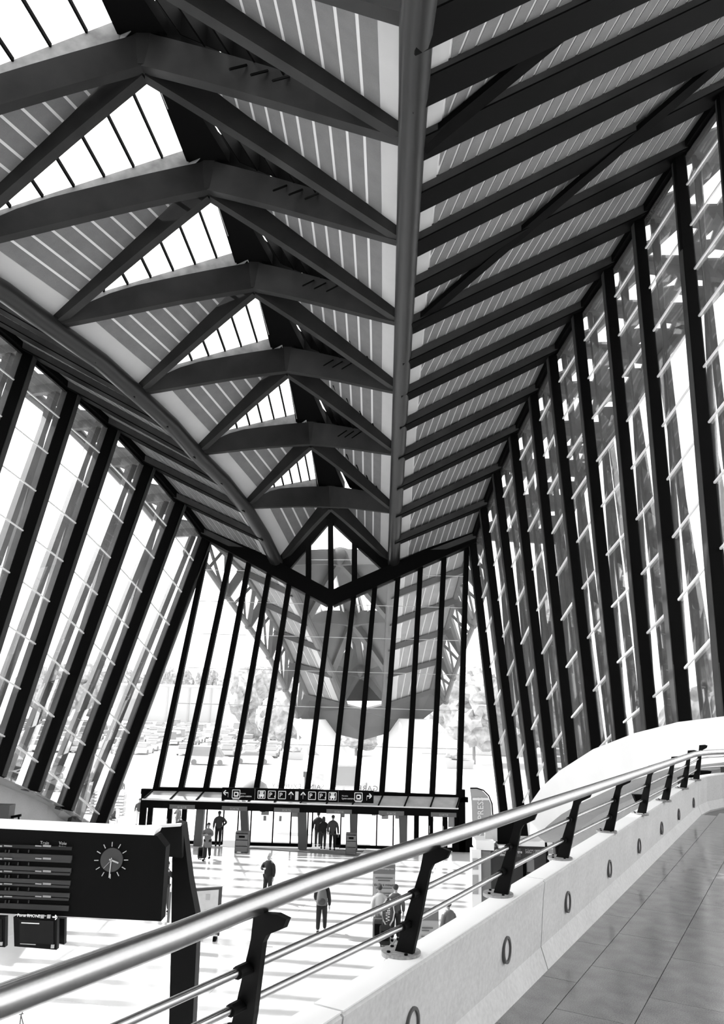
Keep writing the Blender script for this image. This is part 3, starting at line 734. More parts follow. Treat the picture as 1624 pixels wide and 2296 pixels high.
# oval rings set in the inner face
ring_px = [(933, 2300), (1143, 2131), (1279, 2023), (1372, 1948), (1438, 1897), (1488, 1857), (1526, 1826), (1559, 1800)]
for px, py in ring_px:
    d = ray(px, py); t_ = (wo - CP).dot(wn_)/d.dot(wn_); c = CP+d*t_ + wn_*(-.022)
    m = MB(); rings = []
    for k in range(20):
        a = 2*math.pi*k/20; e = wu*math.cos(a)*.058 + V((0, 0, math.sin(a)*.068)); ei = e*.80
        rings.append([c+ei-wn_*.004, c+e-wn_*.004, c+e+wn_*.014, c+ei+wn_*.014])
    vs0 = [p for r in rings for p in r]; fs = []
    for k in range(20):
        for q in range(4): fs.append((k*4+q, k*4+(q+1) % 4, ((k+1) % 20)*4+(q+1) % 4, ((k+1) % 20)*4+q))
    m.add(vs0, fs); rg = m.build('porthole_ring', DGREY, par, True)
    m = MB(); m.add([c+(wu*math.cos(2*math.pi*k/20)*.046+V((0, 0, math.sin(2*math.pi*k/20)*.054)))+wn_*.004 for k in range(20)], [tuple(range(20))]); m.build('porthole_cover', CONC, rg)
# floor of the walkway, tile by tile
fb = MB(); fb.prism([W(-6, -.28, WZ-.03), W(13.5, -.28, WZ-.03), W(16, 8, WZ-.03), W(-6, 8, WZ-.03)], (0, 0, -.25))
wf = tag(fb.build('floor', JOINT), 'grey granite tiled floor of the upper walkway', kind='structure')
tm = MB(); tm.box((0, 0, -.015), .3955, .7955, .03); t0 = tm.build('floor_tile', TILE, wf); first = True
wrot = -math.atan2(wu.x, wu.y)
for r in range(0, 12):
    for k in range(-3, 18):
        n = .21+(r-1)*.40+.2; s = k*.8+(.35 if r % 2 else 0)+.31
        p = W(s, n, WZ)
        if p.y > 12.5 or (r == 0 and s > s_end+.4): continue
        if s > s_end and (n < R_-math.sqrt(max(0, R_*R_-(s-s_end)**2))+.45 if s-s_end < R_ else True): continue
        o = t0 if first else t0.copy()
        if not first: COL.objects.link(o)
        first = False; o.location = p; o.rotation_euler = (0, 0, wrot)
# railing
posts = [((540, 2330), (592, 2048)), ((905, 2143), (968, 1902)), ((1122, 2010), (1170, 1822)), ((1260, 1928), (1300, 1775)), ((1364, 1867), (1393, 1744)), ((1438, 1827), (1462, 1717)),
         ((1491, 1797), (1512, 1697)), ((1532, 1769), (1548, 1683)), ((1561, 1750), (1573, 1671))]
RZ = 7.6
rail_px = [(-400, 2385), (-150, 2298), (0, 2246), (200, 2172), (380, 2105), (540, 2040), (700, 1978), (880, 1917), (1050, 1862), (1190, 1815), (1310, 1775), (1420, 1738), (1500, 1711), (1555, 1692)]
railP = [onz(x, y, RZ) for x, y in rail_px]
def railend(p, d, r=2.2, n=8):
    """curve right from p with direction d"""
    d = V((d.x, d.y, 0)).normalized(); s = V((d.y, -d.x, 0)); out = []
    for k in range(1, n+1):
        a = math.radians(80)*k/n; out.append(p + d*(r*math.sin(a)) + s*(r*(1-math.cos(a))))
    e = out[-1]; a = math.radians(80); out.append(e + (d*math.cos(a)+s*math.sin(a))*3); return out
rl = thing('railing', 'steel railing with dark tapering posts on the walkway parapet', 'railing', W(2, -.06, PZ))
m = MB(); m.tube(railP + railend(railP[-1], railP[-1]-railP[-2]), .032, 20); m.build('handrail', STEEL, rl, True)
BLADE = mat('post_dark_steel', 0.006, 0.5, spec=.06)
PLATE = mat('base_plate_steel', 0.26, 0.5, noise=0.3, scale=60)
sleeves = []
for (bx, by), (tx, ty) in posts:
    b = onz(bx, by, PZ); tz = RZ-.055
    tp_ = onz(tx, ty, RZ-.03)
    ax = tp_-b; lat = wn_ if abs(1) else wn_
    H_ = ax.length; axn = ax.normalized()
    q = lambda n_, h_: b + lat*n_ + ax*h_
    prof = [(-.042, 0), (.044, 0), (.040, .25), (.030, .55), (.022, .80), (.030, .86), (.082, .93), (.088, 1.0), (.05, 1.02), (-.028, 1.0), (-.022, .8), (-.028, .55), (-.034, .3)]
    m = MB(); m.prism([q(*p)-wu*.012 for p in prof], wu*.024); po = m.build('post', BLADE, rl)
    m = MB(); m.disc(b+wn_*-.012, .086, .018, n=28); pt = m.build('base_plate', PLATE, po)
    for k in range(3):
        a = 2.2+k*1.4; m = MB(); m.disc(b+V((math.cos(a)*.062, math.sin(a)*.062, .018))+wn_*-.012, .008, .006, n=8); m.build('bolt', BLACK, po)
    sleeves.append((q(-.01, .60), q(-.012, .30), po))
for idx, nm in ((0, 'mid_rail'), (1, 'lower_rail')):
    P = [s_[idx] for s_ in sleeves]
    P = [P[0]+(P[0]-P[1])*1.6] + P
    m = MB(); m.tube(P + railend(P[-1], P[-1]-P[-2], 2.0), .0125, 12); m.build(nm, STEEL, rl, True)
    for s_ in sleeves:
        d = wu; m = MB(); m.tube([s_[idx]-wu*.07, s_[idx]+wu*.02], .019, 10); m.build('rail_sleeve', BLADE, s_[2])

# ------------------------------------------------------------------ white curved ramp shell beyond the parapet
rim = [(1186, 1806, 30), (1215, 1765, 28.5), (1255, 1728, 27), (1330, 1680, 25), (1420, 1645, 23), (1520, 1619, 21), (1624, 1606, 19), (1760, 1598, 16.5), (1900, 1596, 14)]
bot = [(1188, 1889, 30.2), (1228, 1851, 28.7), (1259, 1826, 27.4), (1300, 1802, 25.6), (1400, 1755, 23.4), (1500, 1723, 21.3), (1624, 1709, 19.2), (1760, 1704, 16.6), (1900, 1704, 14)]
rimP = [at(*q) for q in rim]; botP = [at(*q) for q in bot]
sh = MB(); rings = []
for a, b in zip(rimP, botP):
    rings.append([a+V((.4, .5, -.05)), a+V((.1, .1, 0)), a, lerp(a, b, .35)+V((.05, -.10, 0)), lerp(a, b, .7)+V((.02, -.05, 0)), b, b+V((.4, .5, .1))])
sh.loft(rings); 
shell = tag(sh.build('ramp_shell', SHELL, None, True), 'white curved concrete balustrade shell of the ramp on the right', 'balustrade')
m = MB(); rings = []
for i, b in enumerate(botP):
    k = min(1, .55+.1*i)
    rings.append([b+V((.02, .03, 0)), b+V((.4, .5, .12)), b+V((2.4, 1.6, .12)), V((b.x+2.6, b.y+1.8, -.1)), V((b.x+1.75, b.y+1.1, -.1)), b+V((1.7, 1.05, -.6)), b+V((1.5, .9, -.12))])
m.loft(rings); m.build('shaded_soffit', CONCD, shell)  # darker than the shell: the shade beneath it is put into the colour
m = MB(); 
for i in range(3, 8): m.beam(botP[i]+V((1.3, 1.4, -2.6)), botP[i+1]+V((1.3, 1.4, -2.6)), 1.4, .9)
m.build('lower_beam', CONCD, shell)
for px, py, y in ((1432, 1790, 22), (1578, 1738, 18.4)):
    c = at(px, py, y); m = MB(); m.loft([[c+V((x*.08, z_*.06, -.1)) for x, z_ in ((-1, -1), (1, -1), (1, 1), (-1, 1))], [c+V((x*.15, z_*.1, .1)) for x, z_ in ((-1, -1), (1, -1), (1, 1), (-1, 1))]])
    m.build('spotlight', BLACK, shell)

# ------------------------------------------------------------------ departure board on its mast
YB = 16.0
def bp(px, py, dy=0): return at(px, py, YB+dy)
bd = thing('departure_board', 'big black departure board with a clock, hung beside its tall tapering mast', 'board', onz(410, 2420, 0))
m = MB(); m.prism([bp(-120, 1852), bp(352, 1874), bp(372, 1900), bp(361, 2066), bp(150, 2055), bp(-120, 2042)], (0, .35, 0)); body = m.build('board_body', mat('board_black', 0.005, 0.5, spec=.04), bd)
m = MB(); m.prism([bp(-120, 1840), bp(350, 1862), bp(345, 1873), bp(-120, 1853)], (0, .5, 0)); m.build('top_ledge', WHITE, bd)
y2 = 1.3
m = MB(); m.prism([bp(255, 1861, y2), bp(408, 1851, y2), bp(408, 1924, y2), bp(398, 1922, y2), bp(376, 1921, y2), bp(368, 1930, y2), bp(352, 2062, y2), bp(255, 2050, y2)], (0, .25, 0)); m.build('rear_wing', mat('board_dark', 0.009, 0.55, spec=.05), bd)
m = MB(); m.beam(bp(262, 1858, y2), bp(406, 1849, y2), .12, .05); m.build('wing_ledge', WHITE, bd)
m = MB(); mast = [bp(394, 1846, 1.5), bp(410, 1850, 1.5), bp(425, 1975, 1.5), bp(443, 2070, 1.5), bp(441, 2110, 1.5), bp(432, 2296, 1.5)]
low = bp(425, 2480, 1.5); low.z = 0; lo2 = bp(372, 2480, 1.5); lo2.z = 0
mast += [low, lo2, bp(379, 2296, 1.5), bp(384, 2100, 1.5), bp(386, 1925, 1.5), bp(394, 1880, 1.5)]
m.prism(mast, (0, .45, 0)); m.build('mast', mat('mast_black', 0.006, 0.5, spec=.05), bd)
FLAP = mat('flap_grey', 0.045, 0.6, spec=.1); FLAPD = mat('flap_dark_grey', 0.02, 0.6, spec=.1); FTXT = mat('flap_text', 0.26, 0.6)
bx = (bp(300, 1960)-bp(0, 1946)).normalized(); bz = V((0, 0, 1))
fw = V((0, -.03, 0))
for k in range(5):
    y0 = 1897 + k*28.2
    for (dy, h, mt, nm) in ((0, 6, FLAP if k else FLAPD, 'flap_row'), (21, 9, FLAP, 'flap_band')):
        a, b = bp(-115, y0+dy-6.5), bp(163-k*1.9, y0+dy+5)
        m = MB(); m.beam(a+fw, b+fw, .04, h*.0095); fr2 = m.build(nm, mt, body)
    for (xa, xb, w_) in ((-20, 8, .028), (12, 30, .02), (82, 96, .022), (99, 117, .034)):
        m = MB(); m.beam(bp(xa, y0-2)+fw*2, bp(xb, y0-1)+fw*2, .01, w_); m.build('flap_print', FTXT, body)
    for q in (14, 22, 42, 66): 
        m = MB(); m.box(bp(q, y0+11)+fw, .02, .02, .05); m.build('flap_hinge', FLAP, body)
text('Destination', bp(-75, 1885)+fw, bx, bz, .11, FLAP, body); text('Train', bp(91, 1892)+fw, bx, bz, .082, GREY, body)
text('Voie', bp(133, 1893)+fw, bx, bz, .082, GREY, body); text('Platform', bp(133, 1899)+fw, bx, bz, .042, GREY, body)
text('Porte RHONE', bp(52, 2046)+fw*9, bx, bz, .072, WHITE, body); 
b = MB(); b.beam(bp(130, 2047)+fw*9, bp(140, 2048)+fw*9, .01, .02); b.beam(bp(136, 2043)+fw*9, bp(140, 2048)+fw*9, .01, .02); b.beam(bp(136, 2053)+fw*9, bp(140, 2048)+fw*9, .01, .02); b.build('arrow', WHITE, body)
for px in (108, 122): 
    m = MB(); m.box(bp(px, 2046)+fw*9, .06, .02, .06); m.build('pictogram', GREY, body)
cc = bp(252, 1927)+V((0, -.02, 0)); ck = MB(); ck.disc(cc, .215, -.03, (0, 1, 0), 28); clock = ck.build('clock', DGREY, bd)
clock.data.materials[0] = mat('clock_dial', 0.03, 0.5)
def hand(ang, r0, r1, w, mt, nm):
    d = V((math.sin(ang), 0, math.cos(ang))); m = MB(); m.beam(cc+d*r0+V((0, -.05, 0)), cc+d*r1+V((0, -.05, 0)), .012, w, up=V((math.cos(ang), 0, -math.sin(ang)))); m.build(nm, mt, clock)
CM = mat('clock_mark', 0.40, 0.5)
for k in range(12): hand(math.radians(30*k-2), .245, .325, .014, CM, 'hour_mark')
hand(math.radians(108), -.04, .15, .026, CM, 'hour_hand'); hand(math.radians(182), -.04, .31, .018, CM, 'minute_hand'); hand(math.radians(222), 0, .2, .007, GREY, 'second_hand')
for (x0, y0, x1, y1, dy, nm, lb) in ((30, 2056, 128, 2130, -.25, 'hanging_screen', 'large dark screen hanging under the departure board'), (100, 2056, 145, 2118, .1, 'hanging_screen', 'dark screen half hidden behind the large hanging one'), (-95, 2052, 12, 2124, -.25, 'hanging_screen', 'dark screen hanging under the board, cut by the left edge')):
    m = MB(); m.prism([bp(x0, y0, dy), bp(x1, y0+4, dy), bp(x1-1, y1, dy), bp(x0+2, y1-8, dy)], (0, .12, 0)); sc = m.build(nm, mat('screen_black', 0.007, 0.35, spec=.06), None); tag(sc, lb, 'screen', 'screens under the departure board')
    if dy < 0:
        m = MB(); m.prism([bp(x0+14, y0+6, dy-.02), bp(x1-8, y0+9, dy-.02), bp(x1-8, y1-12, dy-.02), bp(x0+14, y1-17, dy-.02)], (0, .015, 0)); m.build('display', mat('screen_face', 0.012, 0.3, spec=.1), sc)
        m = MB(); m.beam(bp(x0+18, y0+13, dy-.03), bp(x0+58, y0+15, dy-.03), .01, .018); m.build('title_line', LGREY, sc); m = MB(); m.beam(bp(x0+15, y1-14, dy-.03), bp(x0+50, y1-12, dy-.03), .01, .012); m.build('status_line', GREY, sc)
        m = MB(); m.box(bp(x1-10, y1-8, dy-.02), .06, .02, .06); m.build('maker_plate', GREY, sc)
        m = MB(); m.beam(bp((x0+x1)/2, y0-4, .05), bp((x0+x1)/2, y0+6, dy+.06), .1, .1); m.build('hanger', BLACK, sc)
m = MB(); m.tube([bp(37, 2051, -.1), bp(37, 2058, -.1)], .03, 8); sl = m.build('spot_lamp', WHITE); tag(sl, 'tiny white spot lamp under the board beside the large screen', 'lamp')

# ------------------------------------------------------------------ posters, info stand, kiosk, flag
def stand_label(o, label, cat): return tag(o, label, cat)
def panel(name, label, cat, px0, px1, ytop, Y, w_mat, hdr, lines, head_t=None, big=None, lean=0):
    c = at((px0+px1)/2, ytop, Y); a = at(px0, ytop, Y); b = at(px1, ytop, Y); H_ = c.z
    w = b.x-a.x
    root = thing(name, label, cat, (c.x, Y, 0))
    m = MB(); m.prism([(a.x, Y, .0), (b.x, Y, .0), (b.x, Y+lean, H_), (a.x, Y+lean, H_)], (0, .06, 0)); m.build('panel', w_mat, root)
    f = lambda u, z: V((a.x+u*w, Y-.012+lean*z/H_, z))
    if hdr:
        m = MB(); m.prism([f(.02, H_*(1-hdr)), f(.98, H_*(1-hdr)), f(.98, H_*.985), f(.02, H_*.985)], (0, .008, 0)); m.build('header', mat('poster_dark', .13, .6), root)
        if head_t: text(head_t, f(.94, H_*(1-hdr*.55))+V((0, -.006, 0)), (1, 0, 0), (0, 0, 1), w*.13, LGREY, root, align='RIGHT')
    for (u, z, sz, tx, mt) in lines:
        if tx.startswith('='):
            m = MB(); m.box(f(u, H_*z)+V((0, -.006, 0)), w*.06*len(tx), .008, w*sz*.4); m.build('print_line', mt, root); continue
        text(tx, f(u, H_*z)+V((0, -.006, 0)), (1, 0, 0), (0, 0, 1), sz*w, mt, root, align='CENTER')
    m = MB(); m.box((c.x, Y+.1, .03), w*1.05, .5, .06); m.build('foot', DGREY, root)
    return root
PG = mat('poster_grey', 0.33, 0.6); GREYL = mat('poster_print', 0.09, 0.6)
panel('poster_stand', 'tall grey poster stand with a dark header, behind the couple with luggage', 'poster', 837, 887, 1937, 32.2, PG, .20,
      [(.5, .72, .10, '=============', GREYL), (.5, .67, .10, '=========', GREYL), (.5, .56, .155, 'du 5h à minuit', mat('ink', .03, .6)), (.5, .52, .09, '============', GREYL), (.5, .42, .10, '===========', GREYL), (.5, .37, .10, '==========', GREYL)], 'rhonexpress')
panel('poster_stand', 'grey poster stand with a dark header, partly behind a railing post', 'poster', 938, 984, 2035, 27.0, PG, .24,
      [(.45, .62, .12, '=========', GREYL), (.36, .57, .11, '======', GREYL), (.45, .46, .13, '==========', GREYL), (.45, .39, .12, '============', GREYL)], None)
t = thing('information_stand', 'framed map board standing on the hall floor behind the black mast', 'board', onz(455, 2108, 0))
Yi = onz(455, 2108, 0).y
ia, ib = at(409, 1994, Yi), at(498, 1989, Yi)
zb = 0.14
m = MB(); m.prism([(ia.x, Yi, zb), (ib.x, Yi, zb), (ib.x, Yi, ib.z), (ia.x, Yi, ia.z)], (0, .12, 0)); m.build('frame', mat('stand_frame', .03, .5), t)
zl = ia.z*.36
m = MB(); m.prism([(ia.x+.12, Yi-.015, zl), (ib.x-.1, Yi-.015, zl), (ib.x-.1, Yi-.015, ib.z-.08), (ia.x+.12, Yi-.015, ia.z-.08)], (0, .012, 0)); mp = m.build('map_sheet', mat('map_paper', .48, .5, noise=.1, scale=3), t)
for (u, z, w_, h_) in ((.66, .86, .14, .18), (.66, .55, .09, .10), (.25, .83, .26, .015), (.25, .76, .26, .012), (.25, .66, .2, .012), (.7, .61, .34, .012), (.25, .57, .2, .015)):
    m = MB(); m.box((lerp(ia.x, ib.x, u), Yi-.022, ia.z*z), w_, .006, h_); m.build('map_print', GREY, mp)
m = MB(); m.beam((ia.x+.1, Yi-.03, zb+.02), (ib.x-.05, Yi-.03, zb+.02), .03, .05); m.build('lower_edge', WHITE, t)
for u in (.50, .58):
    m = MB(); m.box((lerp(ia.x, ib.x, u), Yi-.04, zb*.9), .06, .08, .26); m.build('clip', LGREY, t)
for u in (.1, .9):
    m = MB(); m.box((lerp(ia.x, ib.x, u), Yi+.06, zb/2), .1, .4, zb); m.build('foot', BLACK, t)
# kiosk
Yk_ = 27.5
kx = lambda px, py, dy=0: at(px, py, Yk_+dy)
ko = thing('ticket_kiosk', 'black and grey tram ticket kiosk with white counter tops behind the railing', 'kiosk', onz(1140, 2140, 0))
def slab_box(x0, x1, ytop, mt, nm, dy=0, depth=.8, ybot=None):
    a, b = kx(x0, ytop, dy), kx(x1, ytop+1, dy); z0 = 0 if ybot is None else kx(x0, ybot, dy).z
    m = MB(); m.prism([(a.x, a.y, z0), (b.x, b.y, z0), (b.x, b.y, b.z), (a.x, a.y, a.z)], (0, depth, 0)); return m.build(nm, mt, ko)
slab_box(1102, 1172, 1900, mat('kiosk_black', .015, .35), 'counter_front')
slab_box(1165, 1224, 1898, mat('kiosk_dark', .03, .35), 'counter_side', .25, .9)
slab_box(1078, 1100, 1908, mat('kiosk_grey', .17, .5), 'side_panel', -.1, .5)
slab_box(1058, 1079, 1905, WHITE, 'leaflet_rack', -.2, .4)
for k, (y0, y1) in enumerate(((1925, 1938), (1941, 1950), (1962, 1985), (1990, 2005))):
    m = MB(); a, b = kx(1060, y0, -.23), kx(1073, y1, -.23); m.prism([(a.x, a.y, b.z), (b.x, a.y, b.z), (b.x, a.y, a.z), (a.x, a.y, a.z)], (0, .02, 0)); m.build('leaflet', GREY, ko)
slab_box(1068, 1108, 1884, WHITE, 'counter_top', -.1, .9, 1906)
slab_box(1118, 1146, 1897, WHITE, 'counter_top', -.05, .7, 1902); slab_box(1160, 1222, 1886, WHITE, 'counter_top', .1, 1.0, 1897)
slab_box(1116, 1164, 1841, BLACK, 'monitor', .3, .5, 1893); slab_box(1088, 1115, 1846, LGREY, 'screen_panel', .2, .2, 1886)
slab_box(1106, 1168, 1902, mat('kiosk_band', .06, .4), 'sign_band', -.02, .02, 1920)
text('> Lyon centre', kx(1121, 1912, -.05), (1, .0, 0), (0, 0, 1), .13, WHITE, ko); text('30mn / 15mn', kx(1121, 1918.5, -.05), (1, 0, 0), (0, 0, 1), .10, WHITE, ko)
m = MB(); m.disc(kx(1114, 1911, -.05), .09, .02, (0, -1, 0), 14); m.build('round_mark', LGREY, ko)
text('> Lyon centre', kx(1178, 1908, .2), (1, 0, 0), (0, 0, 1), .10, LGREY, ko); text('30mn / 15mn', kx(1178, 1913, .2), (1, 0, 0), (0, 0, 1), .1, LGREY, ko)
slab_box(1165, 1180, 1928, BLACK, 'opening', .2, .04, 1975); slab_box(1182, 1198, 1926, mat('kiosk_glass', .2, .2), 'window', .2, .04, 1955)
# feather flag
Yf = 36.0; fx = lambda px, py: at(px, py, Yf)
fl_ = thing('feather_flag', 'tall grey feather flag with white vertical letters right of the entrance', 'flag', V((fx(1103, 1900).x, Yf, 0)))
m = MB(); top = [(1054, 1768), (1068, 1768), (1082, 1773), (1094, 1785), (1101, 1802), (1103, 1830), (1103, 1925), (1062, 1925), (1060, 1860), (1058, 1800)]
m.prism([fx(*p) for p in top], (0, .02, 0)); m.build('cloth', mat('flag_grey', .38, .8), fl_)
m = MB(); m.prism([fx(1060, 1789), fx(1098, 1789), fx(1099, 1794), fx(1060, 1794)], (0, -.02, 0)); m.build('white_band', WHITE, fl_)
text('RHONEXPRESS', fx(1085, 1922)+V((0, -.03, 0)), (0, 0, 1), (-1, 0, 0), .37, WHITE, fl_)
base = V((fx(1104, 1900).x+.05, Yf, 0))
m = MB(); m.tube([base] + [fx(*p)+V((.03, 0, 0)) for p in ((1104, 1900), (1104, 1830), (1102, 1802), (1095, 1784), (1083, 1772), (1068, 1767), (1053, 1767))], .03, 8); m.build('pole', BLACK, fl_)
m = MB(); m.disc(base, .4, .06); m.build('foot', DGREY, fl_)
# litter bins beside the door columns
for (px, py, w_, h_, lb) in ((542, 1911, .62, 1.0, 'grey litter bin at the foot of the column left of the doors'), (787, 1914, .5, 1.0, 'grey litter bin at the foot of the column right of the open door')):
    p = onz(px, py, 0); t = thing('litter_bin', lb, 'bin', p)
    m = MB()
    for (a, b) in ((.06, .32), (.36, .62), (.66, .92)): m.box(p+V((0, 0, lerp(a, b, .5))), w_, w_*.8, b-a)
    m.build('bin_body', mat('bin_grey', .16, .5), t); m = MB()
    for sx in (-1, 1): m.box(p+V((sx*w_*.52, 0, .5)), .05, w_*.7, 1.0)
    m.box(p+V((0, 0, 1.0)), w_*1.1, w_*.85, .05); m.build('bin_frame', DGREY, t); m = MB(); m.box(p+V((0, -w_*.42, .8)), w_*.5, .01, .1); m.build('slot', BLACK, t)
p = onz(47, 2405, 0); ap = at(47, 2276, p.y)
t = thing('wire_easel', 'small wire easel whose tip shows at the bottom left corner', 'easel', p)
for k in range(3):
    a = k*2.1+.4; m = MB(); m.tube([ap, p+V((math.cos(a)*.28, math.sin(a)*.28, .01))], .012, 6); m.build('leg', DGREY, t)
m = MB(); m.tube([ap+V((0, 0, -.02)), ap+V((.03, 0, .07))], .012, 6); m.tube([ap+V((-.04, 0, .01)), ap+V((.05, 0, .03))], .012, 6); m.build('clip', DGREY, t)

# ------------------------------------------------------------------ people
def skin_mesh(name, nodes, edges, m, parent, xf, sub=1):
    me = bpy.data.meshes.new('tmp'); me.from_pydata([tuple(n[0]) for n in nodes], edges, [])
    o = bpy.data.objects.new('tmp', me); COL.objects.link(o)
    o.modifiers.new('Skin', 'SKIN'); 
    if sub:
        sm = o.modifiers.new('Sub', 'SUBSURF'); sm.levels = sub
    lay = me.skin_vertices[0].data
    for i, n in enumerate(nodes):
        r = n[1]; lay[i].radius = (r, r) if not isinstance(r, tuple) else r
        lay[i].use_root = (i == 0)
    dg = bpy.context.evaluated_depsgraph_get()
    out = bpy.data.meshes.new_from_object(o.evaluated_get(dg)); bpy.data.objects.remove(o); bpy.data.meshes.remove(me)
    out.transform(xf); out.materials.clear(); out.materials.append(m)
    for p in out.polygons: p.use_smooth = True
    r = bpy.data.objects.new(name, out); COL.objects.link(r); attach(r, parent); return r
ARMS = {'down': ((.26, -.02, 1.13), (.27, .06, .90)), 'swing_f': ((.25, .08, 1.15), (.24, .26, 1.0)), 'swing_b': ((.26, -.14, 1.15), (.27, -.18, .92)),
        'hip': ((.40, -.08, 1.16), (.20, .06, 1.02)), 'chest': ((.26, .10, 1.17), (.06, .26, 1.22)), 'reach': ((.30, .18, 1.22), (.30, .42, 1.10)), 'pull': ((.27, -.06, 1.13), (.30, -.14, .86))}
def person(label, pos, h, ang, right='down', left='down', stride=.0, top=DGREY, legs=DGREY, hair=HAIR, coat=None, skin=SKIN, seated=False, hood=False, group=None):
    root = thing('person', label, 'person', pos, group)
    xf = Matrix.Translation(pos) @ Matrix.Rotation(ang, 4, 'Z') @ Matrix.Scale(h/1.75, 4)
    tr = lambda p: xf @ V(p)
    ps = .52 if seated else .95
    dz = ps-.95
    N = [((0, 0, .95+dz), .12), ((0, 0, 1.10+dz), .105), ((0, 0, 1.30+dz), .13), ((0, 0, 1.43+dz), .085), ((0, .01, 1.50+dz), .05), ((0, .025, 1.565+dz), .062), ((0, .02, 1.65+dz), .082), ((0, .005, 1.715+dz), .06)]
    Ed = [(0, 1), (1, 2), (2, 3), (3, 4), (4, 5), (5, 6), (6, 7)]
    def add(co, r, par): N.append((co, r)); Ed.append((par, len(N)-1)); return len(N)-1
    add((0, .115, 1.635+dz), .012, 6)
    for sx in (-1, 1): add((sx*.085, 0, 1.64+dz), .016, 6)
    jk = [((0, 0, .97+dz), .145), ((0, 0, 1.12+dz), .135), ((0, 0, 1.31+dz), .155), ((0, 0, 1.43+dz), .10)]; je = [(0, 1), (1, 2), (2, 3)]
    tj = [((0, 0, .95+dz), .135)]; te = []
    feet = []
    for sx, pose, st in ((1, right, stride), (-1, left, -stride)):
        el, wr = ARMS[pose]
        sh = add((sx*.175, 0, 1.405+dz), .062, 3)
        e = add((sx*el[0], el[1], el[2]+dz), .042, sh); w_ = add((sx*wr[0], wr[1], wr[2]+dz), .027, e)
        d = (V((sx*wr[0], wr[1], wr[2])) - V((sx*el[0], el[1], el[2]))).normalized(); wp = V((sx*wr[0], wr[1], wr[2]+dz))
        pm = add(tuple(wp+d*.07), .034, w_)
        sd_ = d.cross(V((sx, 0, 0)));  sd_ = sd_.normalized() if sd_.length > .1 else V((0, 1, 0))
        for q, ln in ((-1.5, .06), (-.5, .075), (.5, .07), (1.5, .055)):
            f1 = add(tuple(wp+d*.105+sd_*q*.017), .009, pm); f2 = add(tuple(wp+d*(.105+ln*.6)+sd_*q*.018+V((-sx*.008, 0, 0))), .0085, f1); add(tuple(wp+d*(.10+ln)+sd_*q*.017+V((-sx*.02, 0, 0))), .008, f2)
        t1 = add(tuple(wp+d*.06+sd_*.045), .011, pm); add(tuple(wp+d*.10+sd_*.06), .009, t1)
        b = len(jk); jk += [((sx*.185, 0, 1.40+dz), .088), ((sx*el[0], el[1], el[2]+dz), .068), ((sx*wr[0], wr[1], wr[2]+dz), .054)]; je += [(3, b), (b, b+1), (b+1, b+2)]
        if seated: kn, an = (sx*.12, .42, .50), (sx*.12, .45 + .1*sx, .09)
        else: kn, an = (sx*.10, st*.55+.03, .50), (sx*.10, st, .09 + (.05 if st < 0 else 0))
        hp = add((sx*.09, 0, .90+dz), .088, 0); k_ = add(kn, .058, hp); a_ = add(an, .038, k_); add((an[0], an[1]+.14, an[2]-.045), .03, a_)
        b = len(tj); tj += [((sx*.09, 0, .89+dz), .115), (kn, .085), ((an[0], an[1], an[2]+.02), .066)]; te += [(0, b), (b, b+1), (b+1, b+2)]
        feet.append(an)
    bo = skin_mesh('body', N, Ed, skin, root, xf)
    ja = skin_mesh('jacket', jk, je, top, root, xf); skin_mesh('trousers', tj, te, legs, root, xf)
    tb = MB(); hem = .90+dz if not coat else coat
    zz = [(1.49, .085, .085), (1.455, .15, .10), (1.40, .205, .115), (1.28, .20, .135), (1.10, .175, .13), (.98, .185, .135)]
    rings = [[V((rx*math.cos(a), ry*math.sin(a), z+dz)) for a in [2*math.pi*q/14 for q in range(14)]] for z, rx, ry in zz]
    w2 = .185 + max(0, .95-hem)*.16
    if not seated: rings.append([V((w2*math.cos(a), (w2-.045)*math.sin(a), hem)) for a in [2*math.pi*q/14 for q in range(14)]])
    tb.loft(rings); tb.v = [tr(p) for p in tb.v]
    bm = bmesh.new(); bm.from_mesh(ja.data); vv = [bm.verts.new(p) for p in tb.v]
    for f in tb.f:
        try: bm.faces.new([vv[q] for q in f])
        except ValueError: pass
    bmesh.ops.recalc_face_normals(bm, faces=bm.faces)
    for f in bm.faces: f.smooth = True
    bm.to_mesh(ja.data); bm.free()
    s = h/1.75
    hm = MB(); hm.ball((0, -.012, 1.675+dz), .094, .105, .092, 12, 7)
    if hood: hm.ball((0, -.05, 1.58+dz), .1, .08, .15, 10, 6)
    hm.v = [tr(p) for p in hm.v]; hm.build('hair', hair, root, True)
    for an in feet:
        m = MB(); m.ball((an[0], an[1]+.06, max(.05, an[2]-.04)), .05, .14, .05, 10, 5); m.v = [tr(p) for p in m.v]; m.build('shoe', BLACK, root, True)
    for sx in (-1, 1):
        m = MB(); m.ball((sx*.033, .103, 1.655+dz), .011, .008, .011, 6, 4); m.v = [tr(p) for p in m.v]; m.build('eye', BLACK, root)
    m = MB(); m.ball((0, .092, 1.585+dz), .024, .01, .007, 6, 4); m.v = [tr(p) for p in m.v]; m.build('mouth', DGREY, root)
    return root, xf
PI = math.pi
BLK = mat('cloth_black', .012, .9); CHR = mat('cloth_charcoal', .05, .9); MID = mat('cloth_grey', .12, .9); PALE = mat('cloth_pale', .55, .9)
person('man in a dark shirt in the left open doorway, hand on hip', onz(488, 1897, 0), 1.78, PI+.1, 'down', 'hip', 0, CHR, BLK, skin=mat('skin_dark', .09, .6))
w_, _ = person('woman in a long open grey coat walking in from the left doorway', onz(463, 1929, 0), 1.74, PI-.1, 'chest', 'chest', .18, mat('coat_grey', .16, .9), BLK, coat=.62)
person('tall person in dark clothes, leftmost of three leaving by the open door', onz(712, 1900, 0), 1.82, .1, 'down', 'down', .15, CHR, CHR)
